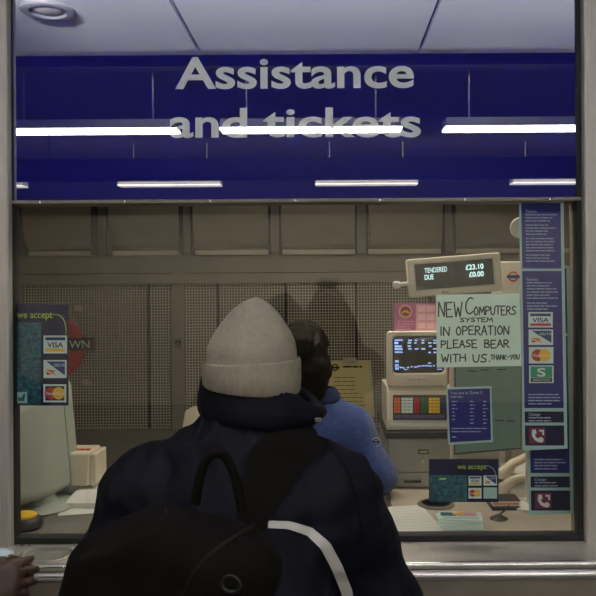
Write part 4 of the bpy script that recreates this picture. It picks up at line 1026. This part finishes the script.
# white piping across the back and down the sleeve
def strip_on(fld, name, m, parent, left, right, lift, n=28, thick=.0025):
    """band lying on a cloth surface between two outlines traced on the photo"""
    def res(pl_, t):
        seg = [math.dist(a, b) for a, b in zip(pl_[:-1], pl_[1:])]; L_ = sum(seg)*t
        for (a, b), s_ in zip(zip(pl_[:-1], pl_[1:]), seg):
            if L_ <= s_ or b == pl_[-1]: u = min(1, L_/s_); return (a[0]+(b[0]-a[0])*u, a[1]+(b[1]-a[1])*u)
            L_ -= s_
    rows = []
    for i in range(n+1):
        A, B = res(left, i/n), res(right, i/n); row = []
        for j in range(6):
            u = j/5; p = fld.hit(A[0]+(B[0]-A[0])*u, A[1]+(B[1]-A[1])*u, lift)
            row.append(p)
        if all(p is not None and p.y < .5 for p in row): rows.append(row)
    V = [p for r_ in rows for p in r_]; n2 = len(V); V += [p+Vector((0, thick, 0)) for p in V]; Fc = []
    for i in range(len(rows)-1):
        for j in range(5):
            a = i*6+j; q = (a, a+1, a+7, a+6); Fc += [q, tuple(x+n2 for x in q[::-1])]
    for i in range(len(rows)-1):
        for j in (0, 5): a = i*6+j; Fc.append((a, a+6, a+6+n2, a+n2))
    for i in (0, len(rows)-1):
        for j in range(5): a = i*6+j; Fc.append((a, a+1, a+1+n2, a+n2))
    g = G(); vs = [g.bm.verts.new(v) for v in V]
    for q in Fc: g.bm.faces.new([vs[x] for x in q])
    return g.done(name, m, parent, True)
strip_on(jf, 'piping', M_PIPING, jk, [(268, 521), (290, 521.5), (312, 528), (330, 543), (342, 565), (352, 590), (356, 610)], [(268, 528), (288, 529), (307, 535.5), (321, 549), (332, 570), (341, 592), (345, 610)], .003)
strip_on(jf, 'seam', M_LINING, jk, [(326, 444), (346, 470), (356, 500), (362, 540)], [(328, 443.5), (348, 469.5), (358, 499.5), (364, 539.5)], .002, thick=.001)
G().box((P(318, 419, -.56).x-.006, -.572, P(318, 419, -.56).z-.004), (P(318, 419, -.56).x+.006, -.568, P(318, 419, -.56).z+.004), .001).done('press_stud', M_CHROME, jk)
# beanie: knitted dome with ribs and a turned-up cuff
bn_c = Vector((HC.x-.002, HC.y-.012, 0)); zc = P(252, 359, -.45).z
N = 144
def bring(r_, z_, rib=.0011, ph_=0, sx_=1.0, dx=0, dz=0):
    return [Vector((bn_c.x+dx+(r_*sx_+rib*math.cos(48*2*PI*i/N))*math.cos(2*PI*i/N), bn_c.y+(r_*1.13+rib*math.cos(48*2*PI*i/N))*math.sin(2*PI*i/N), z_+dz*math.cos(2*PI*i/N))) for i in range(N)]
bn = empty('beanie_root', (0, 0, 0)); bpy.data.objects.remove(bn)
domep = [(.0895, -.012), (.0900, .004), (.0893, .018), (.0860, .034), (.0785, .050), (.0690, .066), (.0585, .081), (.0470, .095), (.0350, .107), (.0230, .116), (.0120, .1215), (.003, .124)]
secs = [bring(r_, zc+z_, .0008*min(1, r_/.05), dx=.004*max(0, z_)/.12, dz=.002) for r_, z_ in domep]
bd = G().loft(secs).done('beanie', M_BEANIE, cu, True)
secs = []
for r_, z_ in ((.088, -.056), (.0925, -.059), (.0965, -.054), (.0985, -.030), (.0985, -.008), (.0972, -.001), (.0945, .001), (.0905, -.005), (.0875, -.050), (.088, -.056)):
    secs.append(bring(r_, zc+z_, .0009, dz=.003 if z_ > -.03 else -.008))
G().loft(secs, cap=False).done('cuff', M_BEANIE, bd, True)
# trousers and shoes
tf = Field((-.45, -.80, .05), (.12, -.40, 1.0), .009)
tf.cap((-.17, -.61, .80), (-.17, -.60, .92), .125, k=.04); leg_pair(tf, ((-.23, -.60, .82), (-.11, -.60, .82)), ((-.26, -.58, .48), (-.08, -.57, .48)), ((-.27, -.62, .09), (-.07, -.60, .09)), (.105, .078, .066))
tf.above(.07).mesh('trousers', M_TROUSER, cu)
for x, y in ((-.27, -.62), (-.07, -.60)):
    sf = Field((x-.07, y-.10, -.01), (x+.07, y+.26, .14), .006); sf.cap((x, y-.03, .045), (x, y+.17, .040), .052, .046, k=.02); sf.cap((x, y, .05), (x, y, .10), .052, k=.02); sf.above(.002); sf.mesh('shoe', M_SHOE, cu)
# shoulder bag worn on the back, its strap over the right shoulder: a thing of its own
bg = empty('shoulder_bag', (-.27, -.74, .98), 'black canvas shoulder bag hanging on the back of the customer', 'bag')
Rb = (Matrix.Rotation(math.radians(15), 3, 'Y') @ Matrix.Rotation(math.radians(8), 3, 'X'))
BC = Vector((-.262, -.740, 1.106))
bf = Field((-.53, -.90, .88), (.02, -.60, 1.34), .006)
cutp = (Vector((-.62, 0, .785)), .152)
bf.rbox(BC, (.158, .070, .172), .055, Rb, planes=(cutp,)); bf.wrinkle(.0020, 36, 2)
bf.mesh('body', M_BAG, bg, 4)
ff = Field((-.56, -.92, .88), (.04, -.60, 1.36), .006)
ff.rbox(BC+Vector((-.012, -.010, .010)), (.166, .078, .172), .064, Rb, planes=((Vector((.80, 0, -.60)), .085), (cutp[0], .157))); ff.wrinkle(.0030, 26, 5)
fl = ff.mesh('flap', M_BAG, bg, 4)
pf_ = Field((-.30, -.92, .90), (.02, -.70, 1.22), .006)
pf_.rbox(BC+Vector((.10, -.062, -.075)), (.072, .035, .085), .03, Rb); pf_.wrinkle(.0015, 45, 3)
pk_ = pf_.mesh('front_pocket', M_BAG, bg)
q0 = P(231, 584, -.86); rp = [q0+Vector((.014*math.cos(t), -.004*math.cos(t), .012*math.sin(t))) for t in [2*PI*i/20 for i in range(21)]]
G().tube(rp, .0026, 8).done('buckle_ring', mat('buckle_black', (.006, .006, .006), .5), pk_, True)
strip_on(jf, 'strap', M_STRAP, bg, [(286, 424), (264, 436), (250, 450), (243, 480), (238, 520), (236, 540)], [(330, 440), (322, 448), (306, 464), (288, 494), (268, 522), (262, 540)], .008, 30, .004)
strip_on(ff, 'flap_hem', mat('bag_hem', (.0105, .0088, .0078), .8, spec=.15), bg, [(258, 522), (240, 531), (221, 543), (205, 556), (192, 571), (178, 600)], [(259, 525), (242, 534), (223.5, 546), (207.5, 558.5), (195, 573), (181, 601)], .003, 24, .003)
hp = [P(196, 503, -.70), P(199, 478, -.71), P(206, 458, -.71), P(217, 451, -.71), P(228, 458, -.71), P(237, 482, -.70), P(242, 512, -.70)]
for _ in range(2):
    h2 = [hp[0]]
    for a, b in zip(hp[:-1], hp[1:]): h2 += [a.lerp(b, .25), a.lerp(b, .75)]
    hp = h2+[hp[-1]]
G().tube(hp, .0080, 10).done('grab_handle', M_STRAP, bg, True)

# ---- clerk: back turned to the glass, dark hair, blue fleece
ck = empty('person', (-.07, .66, 0), 'clerk with dark hair and blue fleece, back turned behind the glass', 'person')
kc = P(300, 354, .62); yaw = math.radians(118)
f = Field((-.42, .44, .02), (.30, 1.35, 1.56), .008)
Lk = head(f, kc, yaw, .97)
f.cap((-.05, .62, 1.24), kc+Vector((.01, 0, -.06)), .055, .050, k=.03)
f.cap((-.07, .68, .66), (-.07, .63, 1.12), .12, .12, k=.04); f.cap((-.21, .62, 1.155), (.07, .62, 1.15), .052, k=.05)
arms = (((-.22, .62, 1.145), (-.30, .60, .985), (-.20, .84, .93), -1), ((.085, .62, 1.14), (.165, .575, 1.005), (.10, .82, .965), 1))
for sh_, el, wr_, s_ in arms:
    f.cap(sh_, el, .045, .038, k=.03); f.cap(el, wr_, .038, .027, k=.02); hand(f, wr_, (-s_*.25, .9, -.1), (0, 0, 1), s_, .5)
leg_pair(f, ((-.15, .68, .62), (.01, .68, .62)), ((-.16, 1.10, .60), (.02, 1.10, .60)), ((-.16, 1.12, .12), (.02, 1.12, .12)), (.08, .055, .042), foot=True)
f.mesh('body', M_SKIN, ck); eyes(Lk, ck, .97)
jc = Field((-.46, .42, .60), (.34, 1.0, 1.34), .007)
jc.cap((-.07, .68, .70), (-.07, .63, 1.12), .155, .140, k=.05); jc.cap((-.205, .62, 1.145), (.065, .62, 1.142), .078, k=.06)
jc.cap((-.06, .62, 1.235), (.06, .62, 1.175), .068, .062, k=.05); jc.cap((-.07, .62, 1.235), (-.20, .62, 1.175), .068, .062, k=.05)
for sh_, el, wr_, s_ in arms: jc.cap(sh_, el, .072, .060, k=.05); jc.cap(el, Vector(wr_)-Vector((0, .02, 0)), .058, .042, k=.03)
jc.wrinkle(.0020, 34, 12)
fz = jc.mesh('fleece', M_FLEECE, ck)
secs = [[], [], [], []]
for i in range(40):
    t = 2*PI*i/40; vback = max(0, -math.sin(t))
    for L_, (r_, z_) in enumerate(((.086, 1.250), (.098, 1.262-.010*vback), (.074, 1.304+.006*vback), (.064, 1.294))):
        secs[L_].append(Vector((-.052+r_*math.cos(t), .62+r_*.95*math.sin(t), z_)))
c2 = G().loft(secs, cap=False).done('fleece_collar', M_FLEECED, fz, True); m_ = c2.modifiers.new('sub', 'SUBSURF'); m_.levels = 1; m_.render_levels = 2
# sleeve patch
pc = jc.hit(376, 442, .002)
if pc is not None and pc.y < 1:
    pa = disc('sleeve_patch', 376, 442, 4.6, pc.y-.004, mat('patch_pale', srgb(190, 195, 215), .8), fz, .004)
    ring('patch_ring', 376, 442, 2.0, 3.2, pc.y-.0046, M_DBLUE, pa, 20); rect('patch_bar', 372, 441.2, 380, 442.9, pc.y-.0052, M_DBLUE, pa)
hf = Field((kc.x-.2, kc.y-.2, 1.20), (kc.x+.2, kc.y+.2, 1.58), .006)
fw = Vector((math.cos(yaw), math.sin(yaw), 0))
hf.ell(kc-fw*.018+Vector((0, 0, .030)), (.090, .096, .088), k=.02); hf.ell(kc-fw*.040+Vector((.008, -.01, -.045)), (.078, .07, .088), k=.03); hf.cap(kc-fw*.06+Vector((.015, -.01, -.06)), kc-fw*.065+Vector((.015, -.012, -.115)), .052, .040, k=.03)
hf.plane(kc+fw*.062, (fw.x, fw.y, -.25)); hf.wrinkle(.0018, 70, 21)
hr = hf.mesh('hair', M_HAIR, ck)
tf = Field((-.30, .52, .08), (.16, 1.24, .86), .009); tf.cap((-.07, .68, .64), (-.07, .68, .72), .145, k=.05)
leg_pair(tf, ((-.15, .68, .62), (.01, .68, .62)), ((-.16, 1.10, .60), (.02, 1.10, .60)), ((-.16, 1.12, .10), (.02, 1.12, .10)), (.10, .075, .06)); tf.above(.09).mesh('trousers', M_TROUSER, ck)
st = empty('stool', (-.07, .70, 0), 'dark swivel stool under the clerk', 'stool')
G().lathe([(.14, .455), (.19, .462), (.20, .48), (.19, .498), (.12, .503), (0, .503)], (-.07, .70, 0), 32).done('seat', M_TROUSER, st, True)
G().cyl((-.07, .70, .03), (-.07, .70, .456), .022).done('column', M_DARKMET, st, True); G().lathe([(.20, .001), (.20, .012), (.03, .035), (.022, .05)], (-.07, .70, 0), 32).done('base', M_DARKMET, st, True)

# ---- photographer: stands behind the lens, seen only as a reflection in the pane
pg = empty('person', (.02, -2.22, 0), 'dark-clad photographer reflected in the glass right of the beanie', 'person')
hc = Vector((-.005, -2.20, 1.475))
f = Field((-.36, -2.55, -.02), (.42, -1.95, 1.72), .008)
Lp = head(f, hc, PI/2, .97, .35)
f.cap((.02, -2.24, 1.28), hc+Vector((0, -.02, -.06)), .058, .053, k=.03)
f.cap((.02, -2.26, .88), (.02, -2.25, 1.14), .12, .13, k=.04); f.cap((-.13, -2.24, 1.22), (.17, -2.24, 1.22), .055, k=.05)
parm = (((-.17, -2.25, 1.19), (-.17, -2.08, 1.13), (-.085, -2.06, 1.53), -1), ((.21, -2.25, 1.19), (.18, -2.08, 1.13), (.085, -2.06, 1.53), 1))
for sh_, el, wr_, s_ in parm:
    f.cap(sh_, el, .045, .038, k=.03); f.cap(el, wr_, .038, .026, k=.02); hand(f, wr_, (-s_*.30, .10, .85), (s_*.9, -.1, .3), -s_, .55, .85)
leg_pair(f, ((-.06, -2.26, .86), (.10, -2.26, .86)), ((-.07, -2.24, .47), (.11, -2.24, .47)), ((-.07, -2.28, .09), (.11, -2.28, .09)), foot=True)
f.mesh('body', M_SKIND, pg); eyes(Lp, pg, .97)
cf = Field((-.40, -2.52, .55), (.46, -2.02, 1.58), .009)
cf.cap((.02, -2.27, .62), (.02, -2.26, .95), .20, .175, k=.05); cf.cap((.02, -2.26, .95), (.02, -2.25, 1.15), .17, .155, k=.05); cf.cap((-.15, -2.245, 1.20), (.19, -2.245, 1.20), .095, k=.06)
cf.cap((.02, -2.25, 1.25), (.02, -2.235, 1.30), .10, .075, k=.04)
for sh_, el, wr_, s_ in parm: cf.cap(sh_, el, .092, .066, k=.05); cf.cap(el, Vector(el).lerp(Vector(wr_), .84), .060, .042, k=.03)
cf.mesh('coat', M_BLACKCOAT, pg)
hf = Field((-.16, -2.40, 1.30), (.16, -2.02, 1.64), .007); hf.ell(hc+Vector((0, -.022, .032)), (.092, .104, .092), k=.02); hf.ell(hc+Vector((0, -.06, -.03)), (.085, .06, .09), k=.03)
hf.cap(hc+Vector((-.045, .055, .035)), hc+Vector((.045, .055, .035)), .042, k=.03); hf.plane(hc+Vector((0, .09, -.035)), (0, .55, -.83)); hf.mesh('hair', M_HAIR, pg)
tf = Field((-.2, -2.42, .05), (.24, -2.10, .92), .010); leg_pair(tf, ((-.06, -2.26, .86), (.10, -2.26, .86)), ((-.07, -2.24, .47), (.11, -2.24, .47)), ((-.07, -2.28, .09), (.11, -2.28, .09)), (.10, .076, .065)); tf.above(.07).mesh('trousers', M_TROUSER, pg)
for x in (-.07, .11):
    sf = Field((x-.07, -2.38, -.01), (x+.07, -2.02, .14), .007); sf.cap((x, -2.31, .045), (x, -2.11, .040), .052, .046, k=.02); sf.cap((x, -2.28, .05), (x, -2.28, .10), .052, k=.02); sf.above(.002); sf.mesh('shoe', M_SHOE, pg)
cmr = empty('compact_camera', (0, -2.035, 1.615), 'small grey compact camera held up by the reflected photographer', 'camera')
G().box((-.048, -2.048, 1.615), (.048, -2.024, 1.678), .004).done('body', M_GREYMET, cmr)
G().cyl((0, -2.0236, 1.65), (0, -2.012, 1.65),   .020, n=24).done('lens', M_GREYMET, cmr, True)
G().cyl((.03, -2.038, 1.6782), (.03, -2.038, 1.683), .006, n=12).done('shutter_button', M_CHROME, cmr)

# ---- bystander at the left edge: only the hand with a cup comes into frame
by = empty('person', (-1.14, -.50, 0), 'bystander at the lower left edge, dark hand holding a white cup', 'person')
wr_ = P(-26, 588, -.33); el = Vector((-1.00, -.46, .90)); sh_ = Vector((-1.00, -.52, 1.26))
f = Field((-1.45, -.80, -.02), (-.62, -.14, 1.74), .0075)
hb = Vector((-1.16, -.46, 1.56)); Lb = head(f, hb, PI/2-.3)
f.cap((-1.17, -.50, 1.36), hb+Vector((0, -.02, -.06)), .060, .055, k=.03)
f.cap((-1.17, -.54, .92), (-1.17, -.51, 1.20), .125, .13, k=.04); f.cap((-1.32, -.51, 1.28), (-1.02, -.51, 1.28), .058, k=.05)
f.cap(sh_, el, .048, .042, k=.03); f.cap(el, wr_, .042, .030, k=.02)
hand(f, wr_, (.88, .20, .12), (-.05, -1, .30), 1, .70, 1.02)
lw, le = Vector((-1.30, -.46, .82)), Vector((-1.38, -.52, 1.02)); f.cap((-1.34, -.52, 1.26), le, .048, .042, k=.03); f.cap(le, lw, .042, .03, k=.02); hand(f, lw, (.1, .2, -1), (-1, 0, 0), 1, .3)
leg_pair(f, ((-1.25, -.54, .90), (-1.08, -.54, .90)), ((-1.25, -.52, .48), (-1.07, -.52, .48)), ((-1.25, -.55, .09), (-1.07, -.55, .09)), foot=True)
f.mesh('body', M_SKIND, by); eyes(Lb, by)
cf = Field((-1.50, -.80, .60), (-.78, -.24, 1.46), .009)
cf.cap((-1.17, -.55, .70), (-1.17, -.54, .95), .17, .165, k=.05); cf.cap((-1.17, -.54, .95), (-1.17, -.51, 1.22), .165, .15, k=.05); cf.cap((-1.32, -.51, 1.27), (-1.02, -.51, 1.27), .08, k=.06); cf.cap((-1.17, -.505, 1.33), (-1.17, -.50, 1.38), .09, .075, k=.04)
cf.cap(sh_, el, .072, .06, k=.05); cf.cap(el, el.lerp(wr_, .85), .058, .046, k=.03); cf.cap((-1.34, -.52, 1.26), le, .07, .058, k=.05); cf.cap(le, le.lerp(lw, .85), .056, .045, k=.03)
cf.wrinkle(.002, 34, 31); cf.mesh('coat', M_BLACKCOAT, by)
hf = Field((hb.x-.16, hb.y-.18, hb.z-.12), (hb.x+.16, hb.y+.16, hb.z+.16), .007); hf.ell(hb+Vector((.006, -.014, .036)), (.086, .102, .086), k=.02); hf.plane(hb+Vector((.02, .05, 0)), (.27, .86, -.6)); hf.mesh('hair', M_HAIR, by)
tf = Field((-1.40, -.70, .05), (-.94, -.38, .96), .010); leg_pair(tf, ((-1.25, -.54, .90), (-1.08, -.54, .90)), ((-1.25, -.52, .48), (-1.07, -.52, .48)), ((-1.25, -.55, .09), (-1.07, -.55, .09)), (.105, .078, .066)); tf.above(.07).mesh('trousers', M_TROUSER, by)
for x in (-1.25, -1.07):
    sf = Field((x-.07, -.65, -.01), (x+.07, -.28, .14), .007); sf.cap((x, -.58, .045), (x, -.38, .040), .052, .046, k=.02); sf.cap((x, -.55, .05), (x, -.55, .10), .052, k=.02); sf.above(.002); sf.mesh('shoe', M_SHOE, by)
cpp = P(-3, 553, -.262)
lz = cpp.z-.066
cp = empty('paper_cup', (cpp.x, cpp.y, lz), 'white paper cup held at the lower left corner', 'cup')
G().lathe([(.024, .0), (.0245, .002), (.033, .055), (.034, .058)], (cpp.x, cpp.y, lz+.0006), 28).done('cup', M_PAPER, cp, True)
G().lathe([(.0355, .058), (.0355, .063), (.031, .066), (.029, .063), (0, .063)], (cpp.x, cpp.y, lz+.0006), 28).done('lid', mat('pale_blue_lid', srgb(205, 222, 235), .4), cp, True)
